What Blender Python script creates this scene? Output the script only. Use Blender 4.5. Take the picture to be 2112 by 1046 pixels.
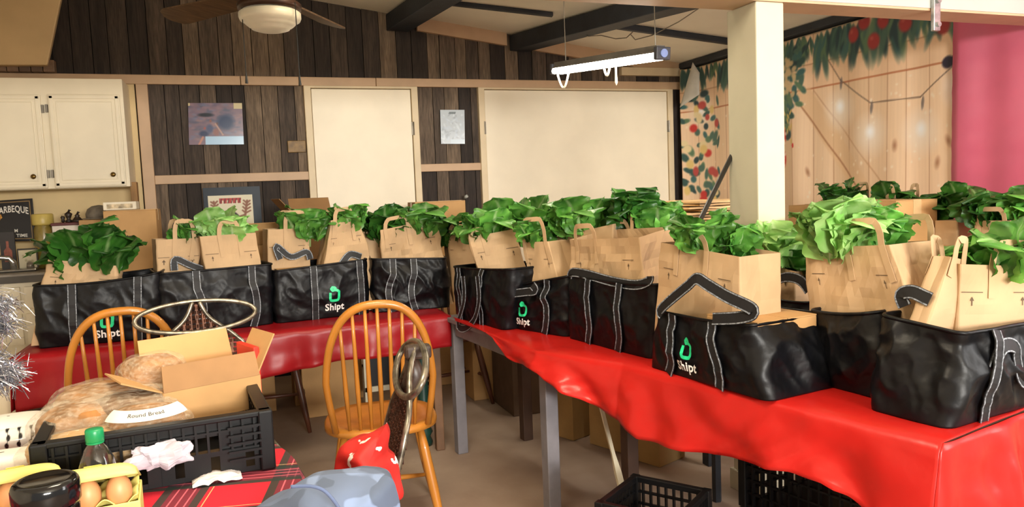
import bpy, bmesh, math, random
import numpy as np
from mathutils import Vector, Matrix, noise as mnoise

random.seed(7)
for _o in list(bpy.data.objects):
    bpy.data.objects.remove(_o, do_unlink=True)
SC = bpy.context.scene
COL = SC.collection

# ------------------------------------------------------------------ camera
FPX = 1550.0
EYE = 1.34
YAW, PITCH, ROLL = math.radians(19.98), math.radians(4.75), math.radians(-2.27)
_f = Vector((math.sin(YAW)*math.cos(PITCH), math.cos(YAW)*math.cos(PITCH), -math.sin(PITCH)))
_r = Vector((math.cos(YAW), -math.sin(YAW), 0))
_u = _r.cross(_f)
_r2 = _r*math.cos(ROLL)+_u*math.sin(ROLL)
_u2 = -_r*math.sin(ROLL)+_u*math.cos(ROLL)
CAMP = Vector((0, 0, EYE))
cam_d = bpy.data.cameras.new('camera')
cam_d.sensor_width = 36.0
cam_d.lens = FPX/2112.0*36.0
cam_d.clip_start = 0.05
cam = bpy.data.objects.new('camera', cam_d)
COL.objects.link(cam)
cam.matrix_world = Matrix(((_r2.x, _u2.x, -_f.x, 0), (_r2.y, _u2.y, -_f.y, 0), (_r2.z, _u2.z, -_f.z, EYE), (0, 0, 0, 1)))
SC.camera = cam

# ------------------------------------------------------------------ world, lamps, exposure
SC.view_settings.view_transform = 'Standard'
SC.view_settings.look = 'None'
SC.view_settings.exposure = 0.0
SC.view_settings.gamma = 1.0
SC.view_settings.use_curve_mapping = False
w = bpy.data.worlds.new('world')
SC.world = w
w.use_nodes = True
w.node_tree.nodes['Background'].inputs[0].default_value = (1.0, 0.93, 0.82, 1)
w.node_tree.nodes['Background'].inputs[1].default_value = 0.60

def area(name, loc, target, sx, sy, power, color):
    d = bpy.data.lights.new(name, 'AREA')
    d.shape = 'RECTANGLE'
    d.size, d.size_y = sx, sy
    d.energy = power
    d.color = color
    o = bpy.data.objects.new(name, d)
    COL.objects.link(o)
    o.location = loc
    o.rotation_euler = (Vector(target)-Vector(loc)).to_track_quat('-Z', 'Y').to_euler()
    return o
area('key_light_behind', (1.2, -3.6, 1.84), (1.5, 4.0, 1.1), 1.8, 0.6, 410, (1.0, 0.96, 0.89))  # unseen key light added behind the camera, low enough to pass under the header
area('lamp_ceiling_warm', (0.2, 1.6, 2.72), (0.2, 2.6, 0.0), 0.7, 0.7, 40, (1.0, 0.86, 0.64))
area('fill_light_doors', (0.9, 2.9, 2.66), (1.0, 5.9, 1.4), 0.9, 0.3, 16, (1.0, 0.87, 0.66))  # unseen fill light added to brighten the doors on the back wall
area('lamp_door_daylight', (3.6, 0.2, 1.7), (2.6, 3.4, 1.0), 0.9, 1.6, 48, (1.0, 0.98, 0.96))

# ------------------------------------------------------------------ constants of the place
YW = 5.9      # back wall
XR = 3.88     # right wall
T = 0.72      # table height
def ceil_z(X): return 2.9-0.128*X

def ray(px, py):
    return _r2*((px-1056)/FPX)+_u2*((523-py)/FPX)+_f
def Pz(px, py, z):
    d = ray(px, py); return CAMP+d*((z-EYE)/d.z)
def PY(px, py, Y):
    d = ray(px, py); return CAMP+d*(Y/d.y)
def PX(px, py, X):
    d = ray(px, py); return CAMP+d*(X/d.x)
def Pd(px, py, dist):
    return CAMP+ray(px, py)*dist
def Pl(px, py, A, B):
    n = Vector((B.y-A.y, A.x-B.x, 0)); d = ray(px, py)
    return CAMP+d*((A-CAMP).dot(n)/d.dot(n))
def Pc(px, py, off=0.0):
    d = ray(px, py); t = (2.9+off-EYE)/(d.z+0.128*d.x); return CAMP+d*t

# ------------------------------------------------------------------ materials
def lin(c):
    return tuple((x/12.92 if x <= 0.04045 else ((x+0.055)/1.055)**2.4) for x in c[:3])
def hexc(h):
    h = h.lstrip('#'); return tuple(int(h[i:i+2], 16)/255 for i in (0, 2, 4))
MATS = {}
def mat(name, col='#808080', rough=0.6, metal=0.0, var=0.12, scale=12.0, bump=0.0, bscale=60.0, stretch=(1, 1, 1),
        attr=False, spec=0.5, trans=0.0, emit=0.0, transl=0.0, rnd=0.0, alpha=1.0, coords='Object', col2=None, sheen=0.0, coat=0.0):
    if name in MATS: return MATS[name]
    m = bpy.data.materials.new(name); m.use_nodes = True
    nt = m.node_tree; N = nt.nodes; L = nt.links
    bs = N['Principled BSDF']
    bs.inputs['Roughness'].default_value = rough
    bs.inputs['Metallic'].default_value = metal
    bs.inputs['Specular IOR Level'].default_value = spec
    bs.inputs['Transmission Weight'].default_value = trans
    bs.inputs['Alpha'].default_value = alpha
    if sheen: bs.inputs['Sheen Weight'].default_value = sheen
    if coat: bs.inputs['Coat Weight'].default_value = coat
    base = lin(hexc(col))
    tc = N.new('ShaderNodeTexCoord'); mp = N.new('ShaderNodeMapping')
    mp.inputs['Scale'].default_value = stretch
    L.new(tc.outputs[coords], mp.inputs[0])
    nz = N.new('ShaderNodeTexNoise'); nz.inputs['Scale'].default_value = scale; nz.inputs['Detail'].default_value = 4
    L.new(mp.outputs[0], nz.inputs['Vector'])
    src = None
    if attr:
        at = N.new('ShaderNodeAttribute'); at.attribute_name = 'Col'; src = at.outputs['Color']
    else:
        mx = N.new('ShaderNodeMix'); mx.data_type = 'RGBA'
        b2 = lin(hexc(col2)) if col2 else tuple(x*(1-2*var) for x in base)
        b1 = base if col2 else tuple(min(1, x*(1+var)) for x in base)
        mx.inputs[6].default_value = (*b1, 1); mx.inputs[7].default_value = (*b2, 1)
        cr = N.new('ShaderNodeMapRange'); cr.inputs[1].default_value = 0.32; cr.inputs[2].default_value = 0.68
        L.new(nz.outputs['Fac'], cr.inputs[0]); L.new(cr.outputs[0], mx.inputs[0]); src = mx.outputs[2]
    if rnd:
        oi = N.new('ShaderNodeObjectInfo'); hs = N.new('ShaderNodeHueSaturation')
        mr = N.new('ShaderNodeMapRange'); mr.inputs[3].default_value = 1-rnd; mr.inputs[4].default_value = 1+rnd
        L.new(oi.outputs['Random'], mr.inputs[0]); L.new(mr.outputs[0], hs.inputs['Value'])
        L.new(src, hs.inputs['Color']); src = hs.outputs[0]
    L.new(src, bs.inputs['Base Color'])
    if emit:
        L.new(src, bs.inputs['Emission Color']); bs.inputs['Emission Strength'].default_value = emit
    if bump:
        nb = N.new('ShaderNodeTexNoise'); nb.inputs['Scale'].default_value = bscale; nb.inputs['Detail'].default_value = 3
        L.new(mp.outputs[0], nb.inputs['Vector'])
        bp = N.new('ShaderNodeBump'); bp.inputs['Strength'].default_value = bump; bp.inputs['Distance'].default_value = 0.01
        L.new(nb.outputs['Fac'], bp.inputs['Height']); L.new(bp.outputs[0], bs.inputs['Normal'])
    if transl:
        tb = N.new('ShaderNodeBsdfTranslucent'); ms = N.new('ShaderNodeMixShader'); ms.inputs[0].default_value = transl
        L.new(src, tb.inputs[0]); L.new(bs.outputs[0], ms.inputs[1]); L.new(tb.outputs[0], ms.inputs[2])
        L.new(ms.outputs[0], N['Material Output'].inputs[0])
    MATS[name] = m
    return m

def plastic_wrap(name, tint='#ffffff', amount=0.35, rough=0.15):
    if name in MATS: return MATS[name]
    m = bpy.data.materials.new(name); m.use_nodes = True
    nt = m.node_tree; N = nt.nodes; L = nt.links
    bs = N['Principled BSDF']; bs.inputs['Base Color'].default_value = (*lin(hexc(tint)), 1); bs.inputs['Roughness'].default_value = rough
    tr = N.new('ShaderNodeBsdfTransparent'); ms = N.new('ShaderNodeMixShader')
    nz = N.new('ShaderNodeTexNoise'); nz.inputs['Scale'].default_value = 14
    mr = N.new('ShaderNodeMapRange'); mr.inputs[1].default_value = .35; mr.inputs[2].default_value = .75
    mr.inputs[3].default_value = amount*0.5; mr.inputs[4].default_value = min(1, amount*1.6)
    L.new(nz.outputs['Fac'], mr.inputs[0]); L.new(mr.outputs[0], ms.inputs[0])
    bp = N.new('ShaderNodeBump'); bp.inputs['Strength'].default_value = .5; bp.inputs['Distance'].default_value = .02
    L.new(nz.outputs['Fac'], bp.inputs['Height']); L.new(bp.outputs[0], bs.inputs['Normal'])
    L.new(tr.outputs[0], ms.inputs[1]); L.new(bs.outputs[0], ms.inputs[2]); L.new(ms.outputs[0], N['Material Output'].inputs[0])
    MATS[name] = m
    return m

def plank_mat():
    m = bpy.data.materials.new('weathered_planks'); m.use_nodes = True
    nt = m.node_tree; N = nt.nodes; L = nt.links; bs = N['Principled BSDF']; bs.inputs['Roughness'].default_value = .8
    oi = N.new('ShaderNodeObjectInfo')
    ge = N.new('ShaderNodeNewGeometry'); mp = N.new('ShaderNodeMapping'); mp.inputs['Scale'].default_value = (9, 9, .8)
    ad = N.new('ShaderNodeVectorMath'); ad.operation = 'ADD'
    ml = N.new('ShaderNodeVectorMath'); ml.operation = 'SCALE'; ml.inputs['Scale'].default_value = 57
    cx = N.new('ShaderNodeCombineXYZ'); L.new(oi.outputs['Random'], cx.inputs[2]); L.new(oi.outputs['Random'], cx.inputs[0])
    L.new(cx.outputs[0], ml.inputs[0]); L.new(ge.outputs['Position'], mp.inputs[0]); L.new(mp.outputs[0], ad.inputs[0]); L.new(ml.outputs[0], ad.inputs[1])
    nz = N.new('ShaderNodeTexNoise'); nz.inputs['Scale'].default_value = 2.2; nz.inputs['Detail'].default_value = 6; nz.inputs['Roughness'].default_value = .62
    L.new(ad.outputs[0], nz.inputs['Vector'])
    n2 = N.new('ShaderNodeTexNoise'); n2.inputs['Scale'].default_value = 13; n2.inputs['Detail'].default_value = 3
    L.new(ad.outputs[0], n2.inputs['Vector'])
    r1 = N.new('ShaderNodeValToRGB')
    e = r1.color_ramp.elements
    e[0].position = .2; e[0].color = (*lin(hexc('#352c26')), 1); e[1].position = .8; e[1].color = (*lin(hexc('#7d6b58')), 1)
    e2 = e.new(.5); e2.color = (*lin(hexc('#574a3f')), 1)
    L.new(oi.outputs['Random'], r1.inputs[0])
    mr = N.new('ShaderNodeMapRange'); mr.inputs[1].default_value = .3; mr.inputs[2].default_value = .72; mr.inputs[3].default_value = .5; mr.inputs[4].default_value = 1.3
    L.new(nz.outputs['Fac'], mr.inputs[0])
    m2 = N.new('ShaderNodeMapRange'); m2.inputs[1].default_value = .3; m2.inputs[2].default_value = .7; m2.inputs[3].default_value = .6; m2.inputs[4].default_value = 1.25
    L.new(n2.outputs['Fac'], m2.inputs[0])
    mm = N.new('ShaderNodeMath'); mm.operation = 'MULTIPLY'; L.new(mr.outputs[0], mm.inputs[0]); L.new(m2.outputs[0], mm.inputs[1])
    hs = N.new('ShaderNodeHueSaturation'); L.new(r1.outputs[0], hs.inputs['Color']); L.new(mm.outputs[0], hs.inputs['Value'])
    L.new(hs.outputs[0], bs.inputs['Base Color'])
    bp = N.new('ShaderNodeBump'); bp.inputs['Strength'].default_value = .35; bp.inputs['Distance'].default_value = .01
    L.new(nz.outputs['Fac'], bp.inputs['Height']); L.new(bp.outputs[0], bs.inputs['Normal'])
    return m

# ------------------------------------------------------------------ object helpers
WM = {}
def wm(o):
    return WM.get(o.name, Matrix.Identity(4))
def tag(o, label=None, cat=None, group=None, kind=None):
    if label: o['label'] = label
    if cat: o['category'] = cat
    if group: o['group'] = group
    if kind: o['kind'] = kind
    return o
def thing(name, label, cat, loc=(0, 0, 0), rz=0.0, group=None, rot=None):
    o = bpy.data.objects.new(name, None); COL.objects.link(o)
    o.empty_display_size = 0.05
    o.location = loc
    o.rotation_euler = rot if rot else (0, 0, rz)
    WM[o.name] = Matrix.Translation(Vector(loc)) @ (o.rotation_euler.to_matrix().to_4x4())
    return tag(o, label, cat, group)
def copy_tree(o, parent=None):
    c = o.copy(); COL.objects.link(c); c.parent = parent
    WM[c.name] = wm(o)
    for ch in list(o.children): copy_tree(ch, c)
    return c

def link_mesh(name, me, m, parent=None, world=True, smooth=False, base=True):
    """links a mesh as one object; world=True: vertices are world positions"""
    if m is not None and not me.materials: me.materials.append(m)
    if smooth:
        me.polygons.foreach_set('use_smooth', [True]*len(me.polygons))
    o = bpy.data.objects.new(name, me); COL.objects.link(o)
    if parent is not None:
        o.parent = parent
        W = wm(parent)
        if world: me.transform(W.inverted())
        WM[o.name] = W.copy()
    elif world and base and len(me.vertices):
        co = np.empty(len(me.vertices)*3, np.float32); me.vertices.foreach_get('co', co); co = co.reshape(-1, 3)
        lo, hi = co.min(0), co.max(0)
        p = Vector(((lo[0]+hi[0])/2, (lo[1]+hi[1])/2, lo[2]))
        me.transform(Matrix.Translation(-p)); o.location = p
        WM[o.name] = Matrix.Translation(p)
    return o

class MB:
    def __init__(s): s.v = []; s.f = []
    def add(s, vs, fs):
        n = len(s.v); s.v += [tuple(p) for p in vs]; s.f += [tuple(i+n for i in f) for f in fs]; return s
    def box(s, x0, x1, y0, y1, z0, z1):
        return s.hexa([(x0, y0, z0), (x1, y0, z0), (x1, y1, z0), (x0, y1, z0)], [(x0, y0, z1), (x1, y0, z1), (x1, y1, z1), (x0, y1, z1)])
    def hexa(s, b, t):
        return s.add(list(b)+list(t), [(3, 2, 1, 0), (4, 5, 6, 7), (0, 1, 5, 4), (1, 2, 6, 5), (2, 3, 7, 6), (3, 0, 4, 7)])
    def obox(s, c, ax, ay, az):   # half axes
        c, ax, ay, az = map(Vector, (c, ax, ay, az))
        return s.hexa([c-ax-ay-az, c+ax-ay-az, c+ax+ay-az, c-ax+ay-az], [c-ax-ay+az, c+ax-ay+az, c+ax+ay+az, c-ax+ay+az])
    def slab(s, quad, n):         # quad (4 pts ccw seen from n side), thickness vector n
        q = [Vector(p) for p in quad]; n = Vector(n)
        return s.hexa([p-n for p in q], q)
    def tube(s, pts, r, n=8, cap=True, flat=1.0, up=None):
        pts = [Vector(p) for p in pts]; m = len(pts)
        rs = r if isinstance(r, (list, tuple)) else [r]*m
        vs = []; fs = []; prev = None
        for i, p in enumerate(pts):
            t = (pts[min(i+1, m-1)]-pts[max(i-1, 0)])
            if t.length < 1e-9: t = Vector((0, 0, 1))
            t.normalize()
            if up is not None: a = Vector(up)-t*t.dot(Vector(up))
            elif prev is None: a = t.orthogonal()
            else: a = prev-t*prev.dot(t)
            if a.length < 1e-6: a = t.orthogonal()
            a.normalize(); prev = a; b = t.cross(a)
            for k in range(n):
                q = 2*math.pi*k/n
                vs.append(p+a*(math.cos(q)*rs[i])+b*(math.sin(q)*rs[i]*flat))
        for i in range(m-1):
            for k in range(n):
                fs.append((i*n+k, i*n+(k+1) % n, (i+1)*n+(k+1) % n, (i+1)*n+k))
        if cap:
            fs.append(tuple(range(n-1, -1, -1))); fs.append(tuple((m-1)*n+k for k in range(n)))
        return s.add(vs, fs)
    def ring(s, pts, r, n=8):
        pts = [Vector(p) for p in pts]; m = len(pts); vs = []; fs = []; prev = None
        for i, p in enumerate(pts):
            t = (pts[(i+1) % m]-pts[i-1]).normalized()
            a = t.orthogonal() if prev is None else prev-t*prev.dot(t)
            a.normalize(); prev = a; b = t.cross(a)
            for k in range(n):
                q = 2*math.pi*k/n; vs.append(p+a*(math.cos(q)*r)+b*(math.sin(q)*r))
        for i in range(m):
            j = (i+1) % m
            for k in range(n): fs.append((i*n+k, i*n+(k+1) % n, j*n+(k+1) % n, j*n+k))
        return s.add(vs, fs)
    def lathe(s, prof, c=(0, 0, 0), n=24):
        c = Vector(c); vs = []; fs = []; m = len(prof)
        for r, z in prof:
            for k in range(n):
                q = 2*math.pi*k/n; vs.append(c+Vector((math.cos(q)*r, math.sin(q)*r, z)))
        for i in range(m-1):
            for k in range(n): fs.append((i*n+k, i*n+(k+1) % n, (i+1)*n+(k+1) % n, (i+1)*n+k))
        fs.append(tuple(range(n-1, -1, -1))); fs.append(tuple((m-1)*n+k for k in range(n)))
        return s.add(vs, fs)
    def grid(s, fn, nu, nv, wrap=False):
        vs = [fn(i/nu, j/nv) for j in range(nv+1) for i in range(nu+(0 if wrap else 1))]
        w_ = nu if wrap else nu+1; fs = []
        for j in range(nv):
            for i in range(nu):
                a = j*w_+i; b = j*w_+(i+1) % w_
                fs.append((a, b, b+w_, a+w_))
        return s.add(vs, fs)
    def ribbon(s, pts, n, width, th=0.002):
        """flat strap along pts, lying in the plane with normal n (or list of normals)"""
        pts = [Vector(p) for p in pts]; m = len(pts); vs = []; fs = []
        for i, p in enumerate(pts):
            t = (pts[min(i+1, m-1)]-pts[max(i-1, 0)]).normalized()
            nn = Vector(n[i] if isinstance(n, list) else n).normalized()
            a = t.cross(nn)
            a = a.normalized() if a.length > 1e-6 else t.orthogonal()
            nn = a.cross(t).normalized()
            h = a*(width/2); k = nn*(th/2)
            vs += [p-h-k, p+h-k, p+h+k, p-h+k]
        for i in range(m-1):
            for k in range(4): fs.append((i*4+k, i*4+(k+1) % 4, i*4+4+(k+1) % 4, i*4+4+k))
        fs.append((3, 2, 1, 0)); fs.append(tuple((m-1)*4+k for k in range(4)))
        return s.add(vs, fs)
    def mesh(s, name):
        me = bpy.data.meshes.new(name); me.from_pydata(s.v, [], s.f); me.update(); return me
    def build(s, name, m, parent=None, world=True, smooth=False, bev=0.0, sub=0, solid=0.0, auto=None, base=True):
        me = s.mesh(name)
        o = link_mesh(name, me, m, parent, world, smooth, base)
        if solid:
            md = o.modifiers.new('solid', 'SOLIDIFY'); md.thickness = solid; md.offset = -1
        if bev:
            md = o.modifiers.new('bevel', 'BEVEL'); md.width = bev; md.segments = 2; md.limit_method = 'ANGLE'
        if sub:
            md = o.modifiers.new('sub', 'SUBSURF'); md.levels = sub; md.render_levels = sub
        return o

def setcol(o, cols):
    me = o.data
    a = me.color_attributes.new('Col', 'FLOAT_COLOR', 'POINT')
    c = np.ones((len(me.vertices), 4), np.float32); c[:, :3] = cols
    a.data.foreach_set('color', c.ravel())
def np_lin(a):
    a = np.clip(a, 0, 1); return np.where(a <= .04045, a/12.92, ((a+.055)/1.055)**2.4)

_TX = {}
def text_mesh(s, bold=0.0, shear=0.0):
    """outline of a word as 2D triangles, height about 0.7"""
    key = (s, bold, shear)
    if key in _TX: return _TX[key]
    cu = bpy.data.curves.new('lettering', 'FONT'); cu.body = s; cu.size = 1.0; cu.offset = bold; cu.shear = shear
    cu.resolution_u = 3; cu.align_x = 'CENTER'; cu.space_character = 1.0+bold*2
    ob = bpy.data.objects.new('lettering', cu); COL.objects.link(ob)
    dg = bpy.context.evaluated_depsgraph_get(); dg.update()
    me = bpy.data.meshes.new_from_object(ob.evaluated_get(dg))
    vs = [(v.co.x, v.co.y) for v in me.vertices]; fs = [tuple(p.vertices) for p in me.polygons]
    bpy.data.objects.remove(ob); bpy.data.curves.remove(cu); bpy.data.meshes.remove(me)
    _TX[key] = (vs, fs); return _TX[key]
def put_text(name, s, fn, m, parent, bold=0.0, sx=1.0, sy=1.0, shear=0.0):
    """fn(x, y) -> world position"""
    vs, fs = text_mesh(s, bold, shear)
    b = MB(); b.add([fn(x*sx, y*sy) for x, y in vs], fs)
    return b.build(name, m, parent)
def noise3(p, s, o=0.0):
    return mnoise.noise(Vector((p[0]*s+o, p[1]*s+o*1.7, p[2]*s-o)))
# ================================================================== the room
M_cream = mat('cream_paint', '#f8edd4', .42, var=.03, scale=3, spec=.35)
M_trim = mat('tan_trim_paint', '#c9a885', .5, var=.05, scale=6)
M_casing = mat('pale_casing_paint', '#e3d0ac', .5, var=.04, scale=6)
M_plank = plank_mat()
M_backing = mat('dark_backing', '#1d1814', .9, var=.1)
M_ceil = mat('ceiling_paint', '#f6efdd', .85, var=.04, scale=2)
M_darkwood = mat('navy_black_beam_paint', '#2b3038', .6, var=.2, scale=6, bump=.15)
M_floor = mat('worn_tan_floor', '#a89482', .6, var=.10, scale=2.2, bump=.12, bscale=25, col2='#8c7666')

b = MB(); b.box(-3.2, XR+.2, -3.0, YW+.1, -.06, 0.0)
o = b.build('floor', M_floor, base=False); tag(o, 'worn tan plank-patterned floor under the tables', kind='structure')
# back wall: dark backing with individual boards nailed on
b = MB(); b.box(-3.2, XR+.2, YW+.02, YW+.12, 0, 3.35)
wall = b.build('wall_back', M_backing, base=False); tag(wall, 'dark weathered plank wall at the back of the room', kind='structure')
unit = MB(); unit.box(-.5, .5, -.5, .5, -.5, .5)
plank_me = unit.mesh('plank'); plank_me.materials.append(M_plank)
def plank(x0, x1, z0, z1, dy=0.0):
    o = bpy.data.objects.new('plank', plank_me); COL.objects.link(o); o.parent = wall
    o.location = ((x0+x1)/2, YW+.012-dy/2, (z0+z1)/2); o.scale = (x1-x0-.005, .022+dy, z1-z0)
rp = random.Random(3)
def plank_run(x0, x1, zf0, zf1, wmin=.085, wmax=.135):
    x = x0
    while x < x1-.03:
        w_ = min(rp.uniform(wmin, wmax), x1-x)
        if x1-x-w_ < .05: w_ = x1-x
        z1 = zf1(x+w_/2) if callable(zf1) else zf1
        plank(x, x+w_, zf0, z1, rp.uniform(0, .008)); x += w_
RZ0, RZ1 = 2.185, 2.25          # top rail
MZ0, MZ1 = 1.485, 1.548         # mid rail
plank_run(-2.2, XR, RZ1, lambda x: ceil_z(x)+.02)
plank_run(-.53, .545, MZ1, RZ0); plank_run(-.53, .545, .08, MZ0)
plank_run(1.40, 1.915, 1.58, RZ0); plank_run(1.40, 1.915, .08, 1.52)
plank_run(3.73, XR, .08, RZ0, .06, .09)
# trims
def trim(n, x0, x1, y0, y1, z0, z1, m=M_trim, label=None, bev=.004):
    b = MB(); b.box(x0, x1, y0, y1, z0, z1)
    o = b.build('trim_%d' % n, m, bev=bev, base=False); tag(o, label or 'tan painted wooden trim board on the plank wall', kind='structure'); return o
trim(1, -2.2, .09, YW-.03, YW+.005, RZ0, RZ1, label='long tan top rail above the cabinets')
trim(2, .094, .50, YW-.032, YW+.005, RZ0, RZ1)
trim(3, .505, 1.075, YW-.03, YW+.005, RZ0, RZ1)
trim(4, 1.078, XR-.02, YW-.032, YW+.005, RZ0, RZ1)
trim(5, -.60, -.525, YW-.035, YW+.004, .08, RZ0, label='tan upright post trim beside the cabinets')
trim(6, -.525, .545, YW-.03, YW+.003, MZ0, MZ1, label='tan mid rail under the blue poster')
trim(7, 1.385, 1.92, YW-.03, YW+.003, 1.52, 1.58, label='tan short rail under the grey notice')
# sloping trim board where the back wall meets the ceiling
b = MB(); x0, x1 = 1.42, 2.16
b.hexa([(x0, YW-.04, ceil_z(x0)-.10), (x1, YW-.04, ceil_z(x1)-.10), (x1, YW, ceil_z(x1)-.10), (x0, YW, ceil_z(x0)-.10)],
       [(x0, YW-.04, ceil_z(x0)), (x1, YW-.04, ceil_z(x1)), (x1, YW, ceil_z(x1)), (x0, YW, ceil_z(x0))])
tag(b.build('trim_8', M_trim, base=False), kind='structure')
b = MB(); x0, x1 = 2.36, XR
b.hexa([(x0, YW-.04, ceil_z(x0)-.10), (x1, YW-.04, ceil_z(x1)-.10), (x1, YW, ceil_z(x1)-.10), (x0, YW, ceil_z(x0)-.10)],
       [(x0, YW-.04, ceil_z(x0)), (x1, YW-.04, ceil_z(x1)), (x1, YW, ceil_z(x1)), (x0, YW, ceil_z(x0))])
tag(b.build('trim_9', M_trim, base=False), kind='structure')
trim(10, 3.2, XR, YW-.05, YW, 2.30, 2.37, label='pale board above the wide door beside the backdrop', m=M_casing)

# doors
M_steel = mat('dull_steel', '#8b8478', .4, metal=.8, var=.15)
M_brass = mat('worn_brass', '#8a6f3c', .35, metal=.9, var=.2)
def door(n, x0, x1, ztop, hinges, label):
    b = MB(); b.box(x0, x1, YW-.028, YW+.008, .03, ztop)
    d = b.build('door_%d' % n, M_cream, bev=.004, base=False); tag(d, label, kind='structure')
    for hx in hinges:
        for hz in (1.86, .35):
            h = MB(); h.box(hx-.012, hx+.012, YW-.040, YW-.026, hz-.05, hz+.05); h.tube([(hx, YW-.043, hz-.052), (hx, YW-.043, hz+.052)], .007, 8)
            h.build('hinge', M_steel, d)
    c = 0
    for a0, a1, za, zb in ((x0-.055, x0-.004, .0, ztop+.012), (x1+.004, x1+.055, .0, ztop+.012), (x0-.055, x1+.055, ztop+.004, RZ0)):
        q = MB(); q.box(a0, a1, YW-.045, YW+.004, za, zb)
        q.build('casing', M_casing, d, bev=.004)
    return d
door(1, .585, 1.34, 2.163, [1.35], 'plain cream door between two plank panels')
door(2, 1.95, 3.655, 2.165, [1.938, 3.665], 'wide cream double door left of the backdrop')

# ceiling
b = MB()
for x0, x1 in ((-3.2, XR+.2),):
    b.hexa([(x0, -3, ceil_z(x0)), (x1, -3, ceil_z(x1)), (x1, YW+.1, ceil_z(x1)), (x0, YW+.1, ceil_z(x0))],
           [(x0, -3, ceil_z(x0)+.05), (x1, -3, ceil_z(x1)+.05), (x1, YW+.1, ceil_z(x1)+.05), (x0, YW+.1, ceil_z(x0)+.05)])
tag(b.build('ceiling', M_ceil, base=False), 'cream sloping ceiling between dark beams', kind='structure')
def beam(label, x0, y0, x1, y1, wdt, drop, y_fix=False):
    a = Vector((x0, y0, ceil_z(x0))); c = Vector((x1, y1, ceil_z(x1)))
    t = (c-a).normalized(); s_ = Vector((t.y, -t.x, 0)).normalized()*(wdt/2)
    dz = Vector((0, 0, -drop))
    b = MB(); b.hexa([a-s_+dz, c-s_+dz, c+s_+dz, a+s_+dz], [a-s_, c-s_, c+s_, a+s_])
    o = b.build('ceiling_beam', M_darkwood, bev=.006); return tag(o, label, 'beam', 'dark ceiling beams')
beam('thick dark beam running to the back wall above the lit tube lamp', 2.27, YW, 2.95, 3.1, .17, .125)
beam('dark beam end beside the ceiling fan', 1.27, YW, 1.60, 3.0, .18, .125)
beam('thin dark cross batten on the ceiling left of the thick beam', 1.52, 5.28, 2.24, 5.10, .05, .03)
beam('thin dark cross batten on the ceiling right of the thick beam', 2.42, 5.10, XR, 4.88, .05, .045)
beam('dark edge beam along the top of the holiday backdrop', XR-.05, YW, XR-.05, 2.75, .10, .05)

# right wall
M_rwall = mat('right_wall_paint', '#d9c9a6', .7, var=.05)
b = MB(); b.box(XR, XR+.12, 2.72, YW+.02, 0, 2.7); b.box(XR, XR+.12, 0.9, 2.72, 0, 2.7)
tag(b.build('wall_right', M_rwall, base=False), 'painted wall behind the holiday backdrop', kind='structure')
b = MB(); b.box(-3.2, -3.08, -3, YW+.1, 0, 3.4)
tag(b.build('wall_left', M_cream, base=False), 'cream left wall of the room', kind='structure')

# header beam and post
M_post = mat('post_paint', '#c6c1aa', .5, var=.03, scale=5)
M_white = mat('white_paint', '#b4b6ae', .5, var=.03, scale=5)
HY0, HY1 = 2.50, 2.67
t = thing('header_beam', 'white painted header beam across the top carried by the post', 'beam', (0.5, 2.58, 2.06))
b = MB(); b.box(-3.0, XR, HY0, HY1, 2.06, ceil_z(-3.0)); b.build('fascia', M_white, t)
b = MB(); b.box(-3.0, XR, HY0+.004, HY1-.004, 2.05, 2.062); b.build('soffit_board', M_trim, t)
t = thing('support_post', 'square cream support post right of the hanging tube lamp', 'post', (2.07, 2.60, 0))
PXa, PYa = 1.978, 2.51
b = MB(); b.box(PXa, PXa+.135, PYa, PYa+.19, .03, 2.05); b.build('shaft', M_post, t, bev=.006)
b = MB(); b.box(PXa-.012, PXa+.147, PYa-.012, PYa+.202, 0, .09); b.build('base_block', M_post, t, bev=.004)
# galvanised strap hanging off the header
p = PY(1930, 66, HY0-.012)
t = thing('metal_strap', 'galvanised metal strap hanging from the white header beam', 'bracket', (p.x, HY0, p.z))
b = MB(); b.box(p.x-.019, p.x+.019, HY0-.02, HY0-.002, p.z+.004, 2.29); b.build('strap_plate', mat('galvanised', '#b4b6b4', .35, metal=.85, var=.2, scale=30), t, bev=.003)
for k, zz in enumerate((p.z+.03, p.z+.13)):
    c = MB(); c.tube([(p.x, HY0-.02, zz), (p.x, HY0-.032, zz)], .011, 10); c.build('bolt', MATS['galvanised'], t)

# soffit over the cabinets at the far left
A = PY(-60, -40, 5.76); Bp = PY(128, -10, 5.76); C = PY(98, 134, 5.76); D = PY(-60, 134, 5.76)
b = MB(); b.hexa([D, C, C+Vector((-.02, .12, 0)), D+Vector((0, .12, 0))], [A, Bp, Bp+Vector((-.02, .12, 0)), A+Vector((0, .12, 0))])
tag(b.build('trim_11', mat('soffit_paint', '#d8bb8c', .6, var=.06, scale=3), bev=.01, base=False), 'tan boxed soffit in the upper left corner', kind='structure')
# row of small tiles below the soffit
t = thing('tile_strip', 'row of brown square tiles below the soffit', 'tiles', tuple(PY(40, 152, 5.86)))
M_tile = mat('brown_tile', '#7a604a', .5, var=.15, rnd=.25)
for x in range(-60, 100, 25):
    a = PY(x, 153, 5.82); c = PY(x+22, 137, 5.82)
    b = MB(); b.box(a.x, c.x, 5.82, 5.89, RZ1+.002, 2.33); b.build('tile', M_tile, t, bev=.003)

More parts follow.
